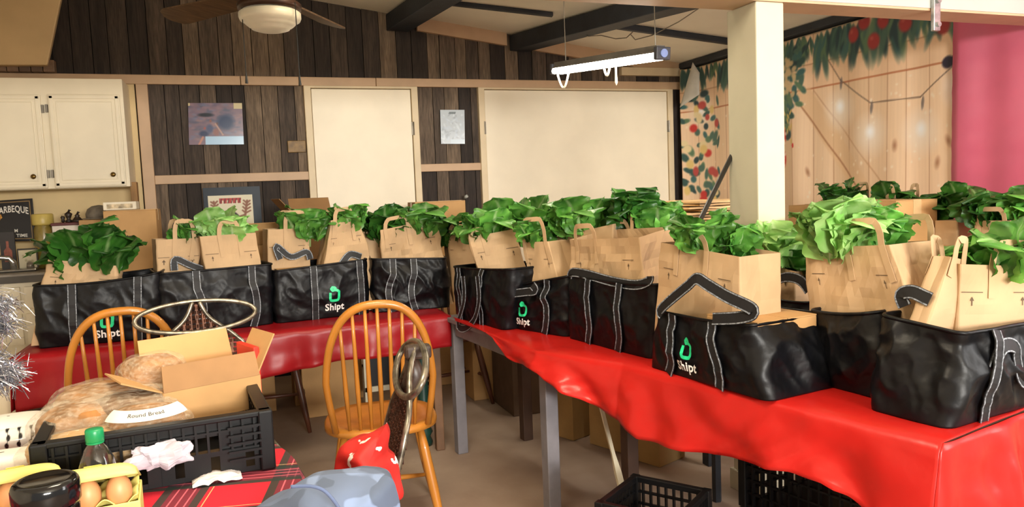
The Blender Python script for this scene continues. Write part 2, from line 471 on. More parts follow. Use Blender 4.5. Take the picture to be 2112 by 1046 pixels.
# kitchen end: painted wall, wall cabinets, counter
b = MB(); b.box(-2.6, -.61, YW-.012, YW+.02, .0, RZ0)
tag(b.build('wall_kitchen', mat('kitchen_wall', '#dcc28e', .6, var=.06, scale=3), base=False), 'yellowed cream wall behind the counter', kind='structure')
M_cab = mat('cabinet_paint', '#ece0c4', .4, var=.03, scale=4)
CY = 5.55
t = thing('wall_cabinet', 'cream two-door wall cabinet with round brass knobs', 'cabinet', (-1.2, 5.7, 1.49))
b = MB(); b.box(-1.95, -.645, CY, YW-.014, 1.47, 2.17); b.build('body', M_cab, t, bev=.004)
def cab_door(x0, x1, z0, z1, knob_x, hinge_x):
    b = MB(); b.box(x0, x1, CY-.02, CY, z0, z1); d = b.build('door', M_cab, t, bev=.005)
    q = MB()
    for i0, i1, y in ((.0, .022, .026), (.035, .043, .024)):
        q.box(x0+i0+.008, x1-i0-.008, CY-y, CY-.018, z1-i1-.008, z1-i0-.008); q.box(x0+i0+.008, x1-i0-.008, CY-y, CY-.018, z0+i0+.008, z0+i1+.008)
        q.box(x0+i0+.008, x0+i1+.008, CY-y, CY-.018, z0+.01+i0, z1-.01-i0); q.box(x1-i1-.008, x1-i0-.008, CY-y, CY-.018, z0+.01+i0, z1-.01-i0)
    q.build('moulding', M_cab, d, bev=.003)
    k = MB(); kz = z0+.075
    prof = [(.004, 0), (.006, .012), (.014, .018), (.016, .024), (.010, .030), (.001, .031)]
    vs = []; n = 12
    for r, h in prof:
        for i in range(n):
            vs.append((knob_x+r*math.cos(2*math.pi*i/n), CY-.02-h, kz+r*math.sin(2*math.pi*i/n)))
    fs = [(j*n+i, j*n+(i+1) % n, (j+1)*n+(i+1) % n, (j+1)*n+i) for j in range(len(prof)-1) for i in range(n)]
    k.add(vs, fs); k.build('knob', M_brass, d, smooth=True)
    for hz in (z1-.09, z0+.09):
        h = MB(); h.box(hinge_x-.006, hinge_x+.006, CY-.022, CY+.001, hz-.025, hz+.025); h.build('hinge', M_steel, d)
cab_door(-1.62, -1.115, 1.475, 2.065, -1.185, -1.107)
cab_door(-1.075, -.665, 1.475, 2.068, -.735, -1.085)
# wood upright under the cabinet
b = MB(); b.box(-.655, -.615, 5.62, 5.70, .98, 1.50); tag(b.build('wooden_upright', mat('raw_pine', '#a07848', .7, var=.15, scale=8, stretch=(4, 4, .6)), bev=.003), 'raw pine upright below the right end of the wall cabinet', 'board')
t = thing('base_cabinet', 'cream kitchen base cabinet with drawers below the barbeque sign', 'cabinet', (-1.5, 5.55, 0))
b = MB(); b.box(-2.4, -.70, 5.33, YW-.014, .08, .90); b.build('body', M_cab, t, bev=.004)
for i, (x0, x1) in enumerate(((-1.75, -1.27), (-1.25, -.80))):
    b = MB(); b.box(x0, x1, 5.31, 5.33, .74, .875); b.build('drawer', M_cab, t, bev=.004)
    b = MB(); b.box(x0, x1, 5.31, 5.33, .12, .71); b.build('door', M_cab, t, bev=.004)
t = thing('countertop', 'grey-edged kitchen countertop behind the leftmost greens', 'counter', (-1.5, 5.5, .905))
b = MB(); b.box(-2.4, -.68, 5.27, YW-.014, .905, .96); b.build('slab', mat('grey_laminate', '#8d857a', .35, var=.1, scale=20), t, bev=.008)
b = MB(); b.box(-2.4, -.68, 5.262, 5.272, .905, .945); b.build('edge_strip', mat('dark_edge', '#4a443c', .4), t)
# ================================================================== things on the walls and ceiling
M_print = mat('printed_colour', attr=True, rough=.55)
M_gloss = mat('glossy_print', attr=True, rough=.16, spec=.6)
def canvas(nx, ny, base):
    c = np.zeros((ny, nx, 3), np.float32); c[:] = base; return c
def cgrid(c, w_, h_):
    ny, nx = c.shape[:2]
    return np.meshgrid(np.linspace(0, w_, nx), np.linspace(0, h_, ny))
def blob(c, X, Z, cx, cz, rx, rz, col, ang=0.0, soft=.25, a=1.0):
    ca, sa = math.cos(ang), math.sin(ang)
    dx, dz = X-cx, Z-cz
    d = np.sqrt(((dx*ca+dz*sa)/rx)**2+((-dx*sa+dz*ca)/rz)**2)
    m = np.clip((1-d)/soft, 0, 1)[..., None]*a
    c[:] = c*(1-m)+np.array(col, np.float32)*m
def line(c, X, Z, p, q, wd, col, a=1.0):
    p = np.array(p); q = np.array(q); d = q-p; L2 = (d@d)
    t_ = np.clip(((X-p[0])*d[0]+(Z-p[1])*d[1])/L2, 0, 1)
    dist = np.hypot(X-(p[0]+t_*d[0]), Z-(p[1]+t_*d[1]))
    m = (np.clip(1.5-dist/wd, 0, 1)*a)[..., None]
    c[:] = c*(1-m)+np.array(col, np.float32)*m
def print_sheet(name, fn, c, m, parent=None, solid=0.0):
    ny, nx = c.shape[:2]
    b = MB(); b.grid(lambda u, v: fn(u, v), nx-1, ny-1)
    o = b.build(name, m, parent, smooth=True, solid=solid)
    setcol(o, np_lin(c.reshape(-1, 3)))
    return o

# ---- holiday backdrop: cloth with a printed barn door, garland and bulbs
BX = XR-.03
BY0, BY1 = 5.80, 3.02      # far edge, near edge
BZ0, BZ1 = .75, 2.345
BW, BH = BY0-BY1, BZ1-BZ0
c = canvas(420, 260, (.95, .82, .68)); X, Z = cgrid(c, BW, BH)
def bp(px, py):
    p = PX(px, py, BX); return (BY0-p.y, p.z-BZ0)
rb = random.Random(11)
x = 0; edges = []
while x < BW:
    w_ = rb.uniform(.13, .21); t_ = rb.uniform(-.05, .05)
    m = (X >= x) & (X < x+w_); c[m] += np.array((t_, t_*1.0, t_*1.1)); edges.append(x); x += w_
g = np.sin(X*260+3*np.sin(Z*3.1+X*9))*.5+np.sin(X*143+2*np.sin(Z*5+X*4))*.5
c += (g*.012)[..., None]
for e in edges: line(c, X, Z, (e, 0), (e, BH), .004, (.66, .46, .33), .55)
s0, s1 = bp(1666, 185), bp(1957, 147); u0 = bp(1640, 152); u1 = bp(1950, 105)
zz = s0[1]
m = (Z > zz) & (Z < zz+.17); c[m] = c[m]*.55+np.array((.92, .76, .61))*.45
line(c, X, Z, (0, zz), (BW, zz), .006, (.72, .42, .27), .8)
line(c, X, Z, (0, zz+.17), (BW, zz+.17), .005, (.70, .50, .36), .6)
# diagonal brace
a0, a1 = bp(1640, 195), bp(1830, 425)
for k in range(12):
    f_ = k/11; line(c, X, Z, (a0[0]+f_*.16, a0[1]+.02), (a1[0]+f_*.16+.05, a1[1]-.3), .010, (.90, .75, .58), .5)
line(c, X, Z, a0, (a1[0]+.1, a1[1]-.25), .006, (.66, .44, .30), .8)
line(c, X, Z, (a0[0]+.2, a0[1]), (a1[0]+.34, a1[1]-.25), .005, (.72, .52, .36), .5)
for px, py in ((1850, 300), (1937, 335), (1670, 355), (1960, 290), (1745, 95), (1690, 100), (1455, 165), (1830, 60)):
    q = bp(px, py); blob(c, X, Z, q[0], q[1], .025, .05, (.60, .38, .26), rb.uniform(-.4, .4), .9, .7)
# bulbs on a wire
wire = [(1700, 105), (1735, 165), (1800, 212), (1900, 200), (1957, 148), (2000, 110)]
for p_, q_ in zip(wire, wire[1:]): line(c, X, Z, bp(*p_), bp(*q_), .004, (.45, .36, .30), .85)
for px, py in ((1737, 172), (1802, 222), (1905, 212), (1452, 190)):
    q = bp(px, py); blob(c, X, Z, q[0], q[1], .013, .05, (.42, .38, .38), -.1, .4, .8)
    blob(c, X, Z, q[0]-.01, q[1]-.17, .16, .17, (.99, .96, .92), 0, .95, .75); blob(c, X, Z, q[0]-.01, q[1]-.15, .05, .06, (1, 1, 1), 0, .9)
q = bp(1990, 175); blob(c, X, Z, q[0], q[1], .16, .16, (.98, .95, .97), 0, .9, .8)
# black lens shape printed near the right edge
for px, py, rx, rz in ((1960, 128, .045, .04), (1975, 124, .04, .035), (1995, 122, .05, .018), (2008, 108, .04, .025), (2003, 128, .02, .05)):
    q = bp(px, py); blob(c, X, Z, q[0], q[1], rx, rz, (.16, .14, .22), .3, .3)
# snow specks
for k in range(170):
    blob(c, X, Z, rb.uniform(0, BW), rb.uniform(0, BH*.75), rb.uniform(.006, .016), rb.uniform(.008, .02), (1, .95, .87), 0, .9, .7)
# garland along the top: hanging sprays
greens_c = [(.22, .35, .33), (.30, .43, .38), (.17, .27, .29), (.38, .50, .38), (.25, .42, .42)]
def spray(cx, cz, L_, n_, spread, down=-1.57):
    for k in range(n_):
        a = down+rb.uniform(-spread, spread); l_ = L_*rb.uniform(.5, 1)
        blob(c, X, Z, cx+math.cos(a)*l_*.5, cz+math.sin(a)*l_*.5, l_*.55, l_*.11, rb.choice(greens_c), a, .5, .92)
x = .02
while x < BW:
    spray(x, BH+.03-rb.uniform(0, .05), rb.uniform(.16, .36), 7, .45); x += rb.uniform(.035, .075)
for px, py in ((1806, 85), (1765, 72), (1787, 45), (1870, 48), (1950, 52), (1825, 42), (1455, 110), (1480, 95)):
    q = bp(px, py); blob(c, X, Z, q[0], q[1], .055, .062, (.66, .23, .23), 0, .35); blob(c, X, Z, q[0]-.015, q[1]+.02, .02, .02, (.80, .42, .36), 0, .9, .7)
for px, py in ((2000, 75), (2003, 60), (1998, 90)):
    q = bp(px, py); spray(q[0], q[1]+.05, .14, 6, .8)
# flower wreath just right of the post
for k in range(90):
    py = rb.uniform(100, 290); px = 1604+(58 if py < 215 else 34)*rb.random()
    q = bp(px, py); blob(c, X, Z, q[0], q[1], rb.uniform(.03, .07), rb.uniform(.02, .04), rb.choice(greens_c), rb.uniform(0, 3), .4)
for k in range(30):
    py = rb.uniform(115, 200); q = bp(1625+rb.uniform(-12, 18), py); blob(c, X, Z, q[0], q[1], .035, .025, (.86, .76, .58), rb.uniform(0, 3), .5, .9)
for k in range(14):
    py = rb.uniform(215, 300); q = bp(1615+rb.uniform(-5, 22), py); blob(c, X, Z, q[0], q[1], .012, .03, (.88, .76, .45), rb.uniform(-.6, .6), .5, .9)
for px, py, r_ in ((1614, 282, .09), (1614, 328, .09), (1612, 305, .03), (1640, 300, .02)):
    q = bp(px, py); blob(c, X, Z, q[0], q[1], r_*.7, r_, (.83, .20, .19), 0, .3)
for k in range(22):
    q = bp(1614+rb.uniform(-8, 10), rb.uniform(265, 345)); blob(c, X, Z, q[0], q[1], .016, .018, (.97, .90, .85), 0, .6, .8)
# far left border: garland with flowers and a gnome-like bell
for k in range(60):
    q = (rb.uniform(0, .42), rb.uniform(.3, 1.36)); blob(c, X, Z, q[0], q[1], rb.uniform(.03, .07), rb.uniform(.02, .04), rb.choice(greens_c), rb.uniform(0, 3), .4)
for k in range(26):
    q = (rb.uniform(0, .40), rb.uniform(.3, 1.30)); blob(c, X, Z, q[0], q[1], rb.uniform(.03, .06), rb.uniform(.03, .06), rb.choice([(.80, .22, .20), (.93, .85, .66), (.90, .78, .50), (.75, .30, .28)]), 0, .4)
# right border strip
for k in range(40):
    q = (BW-.10-.02*rb.random(), rb.uniform(0, 1.1)); blob(c, X, Z, q[0], q[1], .012, .04, rb.choice([(.55, .58, .42), (.72, .62, .45)]), 0, .6, .8)
c = np.clip(c, 0, 1)
def drape(u, v):
    yy = BY0-u*BW; zz = BZ0+v*BH
    wave = .010*math.sin(u*26+2*v)+.006*math.sin(u*61+3)
    fold = .10*max(0, 1-u/.10)**2*(1-.3*v)
    return Vector((BX-.015-wave*(1-.6*v)-fold, yy-.02*math.sin(v*5)*max(0, 1-u/.1), zz))
t = thing('holiday_backdrop', 'printed holiday backdrop cloth of barn boards, garland and bulbs', 'backdrop', (BX, 4.4, BZ0))
print_sheet('cloth', drape, c, M_print, t, solid=.002)
# folded-over grey corner of the cloth
q0 = PX(1428, 98, BX-.16); q1 = PX(1402, 222, BX-.20); q2 = PX(1442, 195, BX-.16); q3 = PX(1443, 150, BX-.12)
q0.z = min(q0.z, 2.36)
b = MB(); b.grid(lambda u, v: (q0.lerp(q3, v)).lerp(q1.lerp(q2, v), u)+Vector((-.02*math.sin(3.1*u), 0, 0))*math.sin(3.1*v), 10, 8)
b.build('folded_corner', mat('backdrop_reverse', '#c9c4b8', .8, var=.06), t, smooth=True, solid=.002)

# ---- pink-red plastic sheet right of the backdrop
M_pink = mat('pink_red_sheet', '#ea7391', .35, var=.05, scale=3, bump=.25, bscale=5, transl=.15)
def sheet(u, v):
    yy = 3.17-u*2.2-.02*v; zz = .7+v*1.68
    cr = .004*math.sin(zz*22)**8+.006*math.sin(yy*9+zz*2)+.004*math.sin(yy*25)
    return Vector((BX-.035-cr, yy, zz))
b = MB(); b.grid(sheet, 50, 40); tag(b.build('plastic_sheet', M_pink, smooth=True, solid=.002), 'pink-red plastic sheet hung right of the holiday backdrop', 'sheet')

# ---- pictures on the plank wall
c = canvas(110, 84, (.50, .42, .47)); X, Z = cgrid(c, 1.1, .84); rb = random.Random(5)
for k in range(160):
    blob(c, X, Z, rb.uniform(0, 1.1), rb.uniform(.1, .84), rb.uniform(.04, .16), rb.uniform(.02, .05), rb.choice([(.42, .38, .46), (.56, .46, .50), (.34, .36, .44), (.45, .46, .56), (.60, .48, .48)]), rb.uniform(-.2, .2), .7, .6)
for cx, cz, rx, rz, col in ((.35, .6, .2, .05, (.12, .14, .18)), (.75, .45, .22, .2, (.15, .22, .36)), (.3, .22, .12, .08, (.18, .22, .36)), (.42, .32, .09, .12, (.30, .33, .46)), (.55, .25, .08, .1, (.55, .38, .36)), (.44, .48, .03, .04, (.55, .36, .32)), (.32, .33, .03, .035, (.62, .32, .30)), (.57, .42, .03, .04, (.4, .3, .3))):
    blob(c, X, Z, cx, cz, rx, rz, col, 0, .5)
line(c, X, Z, (.54, .42), (.68, .2), .014, (.72, .58, .52)); line(c, X, Z, (.28, .15), (.20, .0), .02, (.75, .52, .44))
m = (X > .33) & (Z < .17); c[m] = (.68, .82, .93)
m = (X > .92) & (Z > .72); c[m] = (.80, .74, .58)
m = (X < .04) & (Z > .78); c[m] = (.80, .74, .58)
yy = YW-.012
q = [PY(390, 299, yy), PY(503, 298, yy), PY(499, 213, yy), PY(388, 213, yy)]
t = thing('wall_poster', 'blue and brown photo poster with a pale caption strip', 'poster', tuple((q[0]+q[1])/2))
o = print_sheet('print', lambda u, v: q[0].lerp(q[1], u).lerp(q[3].lerp(q[2], u), v)+Vector((0, -.012, 0)), c, M_gloss, t)
b = MB(); b.slab([p_+Vector((0, -.010, 0)) for p_ in q], (0, -.009, 0)); b.build('backing_board', mat('black_card', '#15161a', .6), t)
# grey notice between the doors
c = canvas(50, 72, (.78, .82, .85)); X, Z = cgrid(c, .5, .72)
for k in range(70): blob(c, X, Z, rb.uniform(0, .5), rb.uniform(0, .62), rb.uniform(.02, .08), rb.uniform(.01, .04), rb.choice([(.88, .92, .95), (.66, .70, .74), (.80, .85, .90)]), rb.uniform(0, 3), .7, .7)
for k in range(7): line(c, X, Z, (.18+k*.02, .64), (.19+k*.02, .67), .008, (.38, .42, .44), .9)
m = (X > .2) & (Z < .1); c[m] = (.80, .86, .90)
yy = YW-.016
q2_ = [PY(909, 297, yy), PY(958, 297, yy), PY(957, 227, yy), PY(907, 227, yy)]
t = thing('wall_notice', 'small grey printed notice on the planks between the doors', 'notice', tuple((q2_[0]+q2_[1])/2))
print_sheet('print', lambda u, v: q2_[0].lerp(q2_[1], u).lerp(q2_[3].lerp(q2_[2], u), v)+Vector((0, -.012, 0)), c, M_gloss, t)
b = MB(); b.slab([p_+Vector((0, -.010, 0)) for p_ in q2_], (0, -.010, 0)); b.build('backing_board', MATS['black_card'], t)
# white knob on the planks
p = PY(957, 409, YW-.02)
t = thing('coat_peg', 'small white peg on the planks under the grey notice', 'peg', tuple(p))
b = MB(); b.tube([p+Vector((0, .01, -.004)), p+Vector((0, -.03, .002)), p+Vector((0, -.05, .01))], [.008, .008, .014], 10); b.build('stem', M_white, t, smooth=True)
b = MB(); b.tube([p+Vector((-.004, -.05, .008)), p+Vector((.012, -.065, .020))], [.016, .012], 10); b.build('head', M_white, t, smooth=True)
# small wooden box plate on the planks left of the first door
a = PY(594, 315, YW-.01); d = PY(630, 290, YW-.01)
b = MB(); b.box(a.x, d.x, YW-.022, YW-.004, a.z, d.z); tag(b.build('outlet_plate', mat('amber_plate', '#8a6a35', .5, var=.2, scale=25), bev=.004), 'amber wooden outlet plate on the planks beside the plain door', 'outlet plate')

# framed cartoon of a person with antlers, below the mid rail
c = canvas(96, 112, (.90, .87, .76)); X, Z = cgrid(c, .96, 1.12)
brown = (.55, .36, .27)
for sx in (-1, 1):
    line(c, X, Z, (.48+sx*.17, .62), (.48+sx*.30, .66), .02, brown); line(c, X, Z, (.48+sx*.30, .66), (.48+sx*.36, .98), .024, brown)
    for k, zz in enumerate((.70, .78, .86, .93)):
        line(c, X, Z, (.48+sx*(.31+.012*k), zz), (.48+sx*(.25+.012*k), zz+.06), .018, brown); line(c, X, Z, (.48+sx*(.32+.012*k), zz), (.48+sx*(.42), zz+.05), .018, brown)
blob(c, X, Z, .48, .50, .21, .26, (.18, .14, .13), 0, .1); blob(c, X, Z, .48, .44, .19, .24, (.62, .43, .36), 0, .1)
for sx in (-1, 1):
    blob(c, X, Z, .48+sx*.085, .46, .05, .025, (.92, .88, .84), 0, .3); blob(c, X, Z, .48+sx*.085, .46, .02, .022, (.1, .08, .08), 0, .3)
    line(c, X, Z, (.48+sx*.04, .52), (.48+sx*.13, .53), .012, (.2, .14, .12))
blob(c, X, Z, .48, .36, .06, .055, (.75, .2, .18), 0, .3); line(c, X, Z, (.38, .27), (.58, .27), .016, (.35, .15, .13))
m = Z < .18; c[m] = (.7, .2, .2)
m = (X > .24) & (X < .71) & (Z > .93) & (Z < 1.05) & (((X*30).astype(int) % 3 > 0) | (Z > 1.0)); c[m] = (.72, .26, .24)
for k in range(6): line(c, X, Z, (.26+k*.08, .94), (.29+k*.08, 1.04), .01, (.28, .10, .10), .8)
yy = YW-.02
f0, f1 = PY(418, 388, yy), PY(541, 470, yy)
t = thing('framed_cartoon', 'cartoon of a face with antlers in a dark blue frame', 'picture', (f0.x+.17, yy, f1.z))
b = MB(); b.box(f0.x, f1.x, yy-.012, yy, f1.z-.15, f0.z); b.build('mount', mat('navy_card', '#1a2733', .4, var=.1, spec=.25), t)
a, d = PY(433, 470, yy-.015), PY(520, 401, yy-.015)
w2 = d.x-a.x; h2 = w2*112/96
print_sheet('print', lambda u, v: Vector((a.x+u*w2, yy-.0145, d.z-h2+v*h2)), c, M_print, t)

# ---- ceiling fan
F = Vector((.207, 3.73, 2.185))
t = thing('ceiling_fan', 'ceiling fan with a stepped white glass bowl light', 'ceiling fan', (F.x, F.y, 2.10))
M_glass = mat('opal_glass', '#e6dcc0', .3, var=.03, emit=.10)  # slight glow given to the bowl, whose own light is off
M_fan = mat('fan_bronze', '#4a3226', .4, var=.2, metal=.3)
M_blade = mat('fan_blade_wood', '#6a5138', .5, var=.2, scale=10, stretch=(1, 6, 1))
b = MB(); b.lathe([(.02, -.062), (.06, -.060), (.085, -.052), (.090, -.044), (.100, -.040), (.112, -.030), (.118, -.022), (.134, -.014), (.140, .0), (.140, .02), (.12, .035), (.02, .04)], F, 32)
b.build('glass_bowl', M_glass, t, smooth=True)
b = MB(); b.lathe([(.05, .03), (.142, .035), (.145, .06), (.11, .085), (.12, .13), (.10, .18), (.05, .20)], F, 28); b.build('motor_housing', M_fan, t, smooth=True)
b = MB(); b.tube([F+Vector((0, 0, .19)), Vector((F.x, F.y, ceil_z(F.x)-.02))], .014, 10); b.lathe([(.02, ceil_z(F.x)-F.z-.10), (.07, ceil_z(F.x)-F.z-.03), (.07, ceil_z(F.x)-F.z)], F, 18); b.build('downrod', M_fan, t, smooth=True)
for k in range(5):
    a = math.radians(72*k-14); dr = Vector((math.cos(a), math.sin(a), 0)); sd = Vector((-dr.y, dr.x, .30)).normalized()
    z0 = F+Vector((0, 0, .11))
    def blade(u, v, dr=dr, sd=sd, z0=z0):
        r_ = .17+.56*u; wd = .058+.022*u
        if u > .88: wd *= math.sqrt(max(0, 1-((u-.88)/.125)**2))
        return z0+dr*r_+sd*((v-.5)*2*wd)
    b = MB(); b.grid(blade, 16, 4); bl = b.build('blade', M_blade, t, solid=.008)
    b = MB(); b.ribbon([z0+dr*.09-Vector((0, 0, .02)), z0+dr*.17, z0+dr*.24], Vector((0, 0, 1)), .035, .006); b.build('blade_iron', M_fan, bl)
for dx, dy, px, py in ((-.16, -.10, 509, 172), (.13, -.05, 619, 176)):
    e = Pd(px, py, 3.45)
    b = MB(); top = Vector((e.x, e.y, F.z+.05)); b.tube([top, Vector((e.x, e.y, e.z))], .0022, 6); b.tube([Vector((e.x, e.y, e.z+.045)), Vector((e.x, e.y, e.z))], [.003, .007], 8)
    b.build('pull_chain', mat('dark_chain', '#20201c', .5), t)

# ---- hanging tube lamp along Y
t = thing('tube_lamp', 'lit fluorescent tube shop lamp hanging on wires', 'lamp', (1.88, 3.6, 1.9))
E0 = Pd(1150, 147, 4.45); E1 = Pd(1362, 116, 3.55)
ax = (E1-E0).normalized(); sd = Vector((ax.y, -ax.x, 0)).normalized(); up = sd.cross(ax)
if up.z < 0: up = -up
M_tube = mat('lit_tube', '#fff6e4', .3, var=0, emit=42)
b = MB(); b.tube([E0+sd*.022, E1+sd*.022], .017, 12); b.tube([E0-sd*.022, E1-sd*.022], .017, 12); b.build('tube', M_tube, t, smooth=True)
M_hous = mat('lamp_housing', '#d8d2c0', .45, var=.05)
b = MB()
b.hexa([E0-sd*.07-up*.005, E1-sd*.07-up*.005, E1+sd*.07-up*.005, E0+sd*.07-up*.005][::1], [E0-sd*.03+up*.045, E1-sd*.03+up*.045, E1+sd*.03+up*.045, E0+sd*.03+up*.045])
hz_ = b
hb = MB(); 
for s_ in (-1, 1):
    hb.slab([E0+sd*s_*.022+up*.030, E1+sd*s_*.022+up*.030, E1+sd*s_*.042+up*.016, E0+sd*s_*.042+up*.016], up*.002)
hb.slab([E0-sd*.024+up*.05, E1-sd*.024+up*.05, E1+sd*.024+up*.05, E0+sd*.024+up*.05], up*.022)
hb.build('housing', mat('lamp_housing_dark', '#5b564e', .5), t)
for e, s_ in ((E0, -1), (E1, 1)):
    b = MB(); b.obox(e+ax*s_*.012+up*.012, ax*.014, sd*.04, up*.03); b.build('end_cap', mat('end_cap_dark', '#3a3a40', .5), t, bev=.004)
b = MB(); b.tube([E1+ax*.026+up*.012, E1+ax*.032+up*.012], .02, 12); b.build('end_ring', mat('blue_plastic', '#7f93c8', .4), t)
M_wire = mat('hanging_wire', '#8c867a', .5); M_cord = mat('white_cord', '#efe6d2', .5, var=.02)
for e in (E0+ax*.10, E1-ax*.04):
    b = MB(); b.tube([e+up*.03, Vector((e.x, e.y, ceil_z(e.x)))], .0025, 6); b.build('hanging_wire', M_wire, t)
def loop(c0, c1, drop, n=14):
    return [c0.lerp(c1, i/n)+Vector((0, 0, -drop*math.sin(math.pi*i/n))) for i in range(n+1)]
b = MB(); b.tube(loop(E0-ax*.01, E0+ax*.14, .10), .006, 8); b.build('cord_loop', M_cord, t, smooth=True)
m0 = E0.lerp(E1, .50); b = MB(); b.tube(loop(m0, m0+ax*.07, .06), .006, 8); b.build('cord_loop', M_cord, t, smooth=True)
m1 = E0.lerp(E1, .62); b = MB(); b.tube([m1, m1-Vector((0, 0, .06)), m1-Vector((0, 0, .10)), m1-Vector((0, 0, .115))], [.005, .005, .008, .003], 8); b.build('pull_switch', M_cord, t, smooth=True)
# loose wiring under the ceiling
def wire_run(label, pts, off=-.02):
    P = [Pc(x, y, o_) for x, y, o_ in pts]
    sm = []
    for i in range(len(P)-1):
        for k in range(6): sm.append(P[i].lerp(P[i+1], k/6))
    sm.append(P[-1]); b = MB(); b.tube(sm, .004, 6)
    tag(b.build('ceiling_wire', mat('grey_cable', '#8d8474', .6), smooth=True), label, 'cable', 'loose cables under the ceiling')
wire_run('loose cable looping below the ceiling behind the tube lamp', [(1210, 75, -.13), (1240, 73, -.03), (1270, 80, -.06), (1292, 78, -.08), (1305, 66, -.03)])
wire_run('loose cable running up to the right end of the thick beam', [(1300, 70, -.05), (1310, 82, -.05), (1345, 73, -.05), (1400, 45, -.04), (1440, 18, -.03)])
# ================================================================== tables and cloths
M_grey = mat('grey_table_paint', '#77747a', .55, var=.10, scale=9, bump=.1)
M_wleg = mat('white_leg_paint', '#dcd3b8', .5, var=.06)
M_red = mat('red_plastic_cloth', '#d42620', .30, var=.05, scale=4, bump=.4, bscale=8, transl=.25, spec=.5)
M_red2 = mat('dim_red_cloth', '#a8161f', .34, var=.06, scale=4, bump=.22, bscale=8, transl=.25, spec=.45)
LX0, LX1, LY0, LY1 = -.93, .985, 3.67, 4.42
M_tbl = mat('brown_table_top', '#6b4c33', .5, var=.15)
t = thing('serving_table', 'long table under a red cloth along the back, left arm', 'table', (0, 4.05, 0))
b = MB(); b.box(LX0+.01, LX1-.01, LY0+.01, LY1-.01, T-.035, T-.004); b.build('tabletop', M_tbl, t, bev=.004)
for x in (LX0+.06, LX1-.06):
    for y in (LY0+.10, LY1-.06):
        b = MB(); b.box(x-.022, x+.022, y-.022, y+.022, 0, T-.035); b.build('leg', M_tbl, t, bev=.004)
# grey table
gA = Vector((.985, 3.70, 0)); gB = Vector((1.093, 2.684, 0)); ga = (gB-gA).normalized(); gn = Vector((-ga.y, ga.x, 0))
t = thing('grey_table', 'grey painted wooden table at the corner between the two cloths', 'table', tuple((gA+gB)/2+gn*.35))
gl = (gB-gA).length
def gpt(s, d, z): return gA+ga*s+gn*d+Vector((0, 0, z))
b = MB(); b.hexa([gpt(-.03, -.02, T-.03), gpt(gl+.005, -.02, T-.03), gpt(gl+.005, .44, T-.03), gpt(-.03, .44, T-.03)], [gpt(-.03, -.02, T-.006), gpt(gl+.005, -.02, T-.006), gpt(gl+.005, .44, T-.006), gpt(-.03, .44, T-.006)])
b.build('tabletop', M_grey, t, bev=.004)
for s, d in ((0, 0), (gl-.055, 0), (0, .38), (gl-.055, .38)):
    b = MB(); b.hexa([gpt(s, d, 0), gpt(s+.055, d, 0), gpt(s+.055, d+.055, 0), gpt(s, d+.055, 0)], [gpt(s, d, T-.03), gpt(s+.055, d, T-.03), gpt(s+.055, d+.055, T-.03), gpt(s, d+.055, T-.03)])
    b.build('leg', M_grey if d == 0 else mat('dark_brown_leg', '#4a3326', .6, var=.1), t, bev=.004)
for s0, s1, d0, d1 in ((.055, gl-.055, .01, .03), (.055, gl-.055, .40, .42), (.01, .03, .055, .38), (gl-.03, gl-.01, .055, .38)):
    b = MB(); b.hexa([gpt(s0, d0, T-.10), gpt(s1, d0, T-.10), gpt(s1, d1, T-.10), gpt(s0, d1, T-.10)], [gpt(s0, d0, T-.03), gpt(s1, d0, T-.03), gpt(s1, d1, T-.03), gpt(s0, d1, T-.03)])
    b.build('apron', M_grey, t, bev=.003)
# folding table
fc = Vector((1.505, 1.255, 0)); fa = Vector((-.225, .974, 0)).normalized(); fb = Vector((fa.y, -fa.x, 0)); FL, FD = 1.40, .70
def fpt(s, d, z): return fc+fa*s+fb*d+Vector((0, 0, z))
t = thing('folding_table', 'folding table with white legs under the bright red cloth', 'table', tuple(fpt(FL/2, FD/2, 0)))
b = MB(); b.hexa([fpt(.01, .01, T-.04), fpt(FL, .01, T-.04), fpt(FL, FD, T-.04), fpt(.01, FD, T-.04)], [fpt(.01, .01, T-.004), fpt(FL, .01, T-.004), fpt(FL, FD, T-.004), fpt(.01, FD, T-.004)])
b.build('tabletop', M_tbl, t, bev=.004)
l0 = Pl(1240, 840, fpt(0, .10, 0), fpt(1, .10, 0)); l1 = Pl(1296, 1060, fpt(0, .10, 0), fpt(1, .10, 0))
k_ = (l1-l0)/(l1.z-l0.z)
ltop = l0+k_*(T-.05-l0.z); lbot = l0+k_*(0-l0.z)
b = MB(); b.tube([ltop, l0.lerp(l1, .45), l0.lerp(l1, .62), lbot], [.013, .013, .022, .022], 4, flat=.7); b.build('leg', M_wleg, t)
for s, d, m in ((1.25, .62, M_darkwood), (.12, .08, M_wleg), (.12, .62, M_wleg)):
    b = MB(); p = fpt(s, d, 0); b.tube([p, p+Vector((0, 0, T-.045))], .02, 6); b.build('leg', m, t)
b = MB(); b.tube([l0+Vector((.05, .05, .02)), l0+Vector((.28, .24, -.02))], .012, 6); b.build('brace', M_tbl, t)

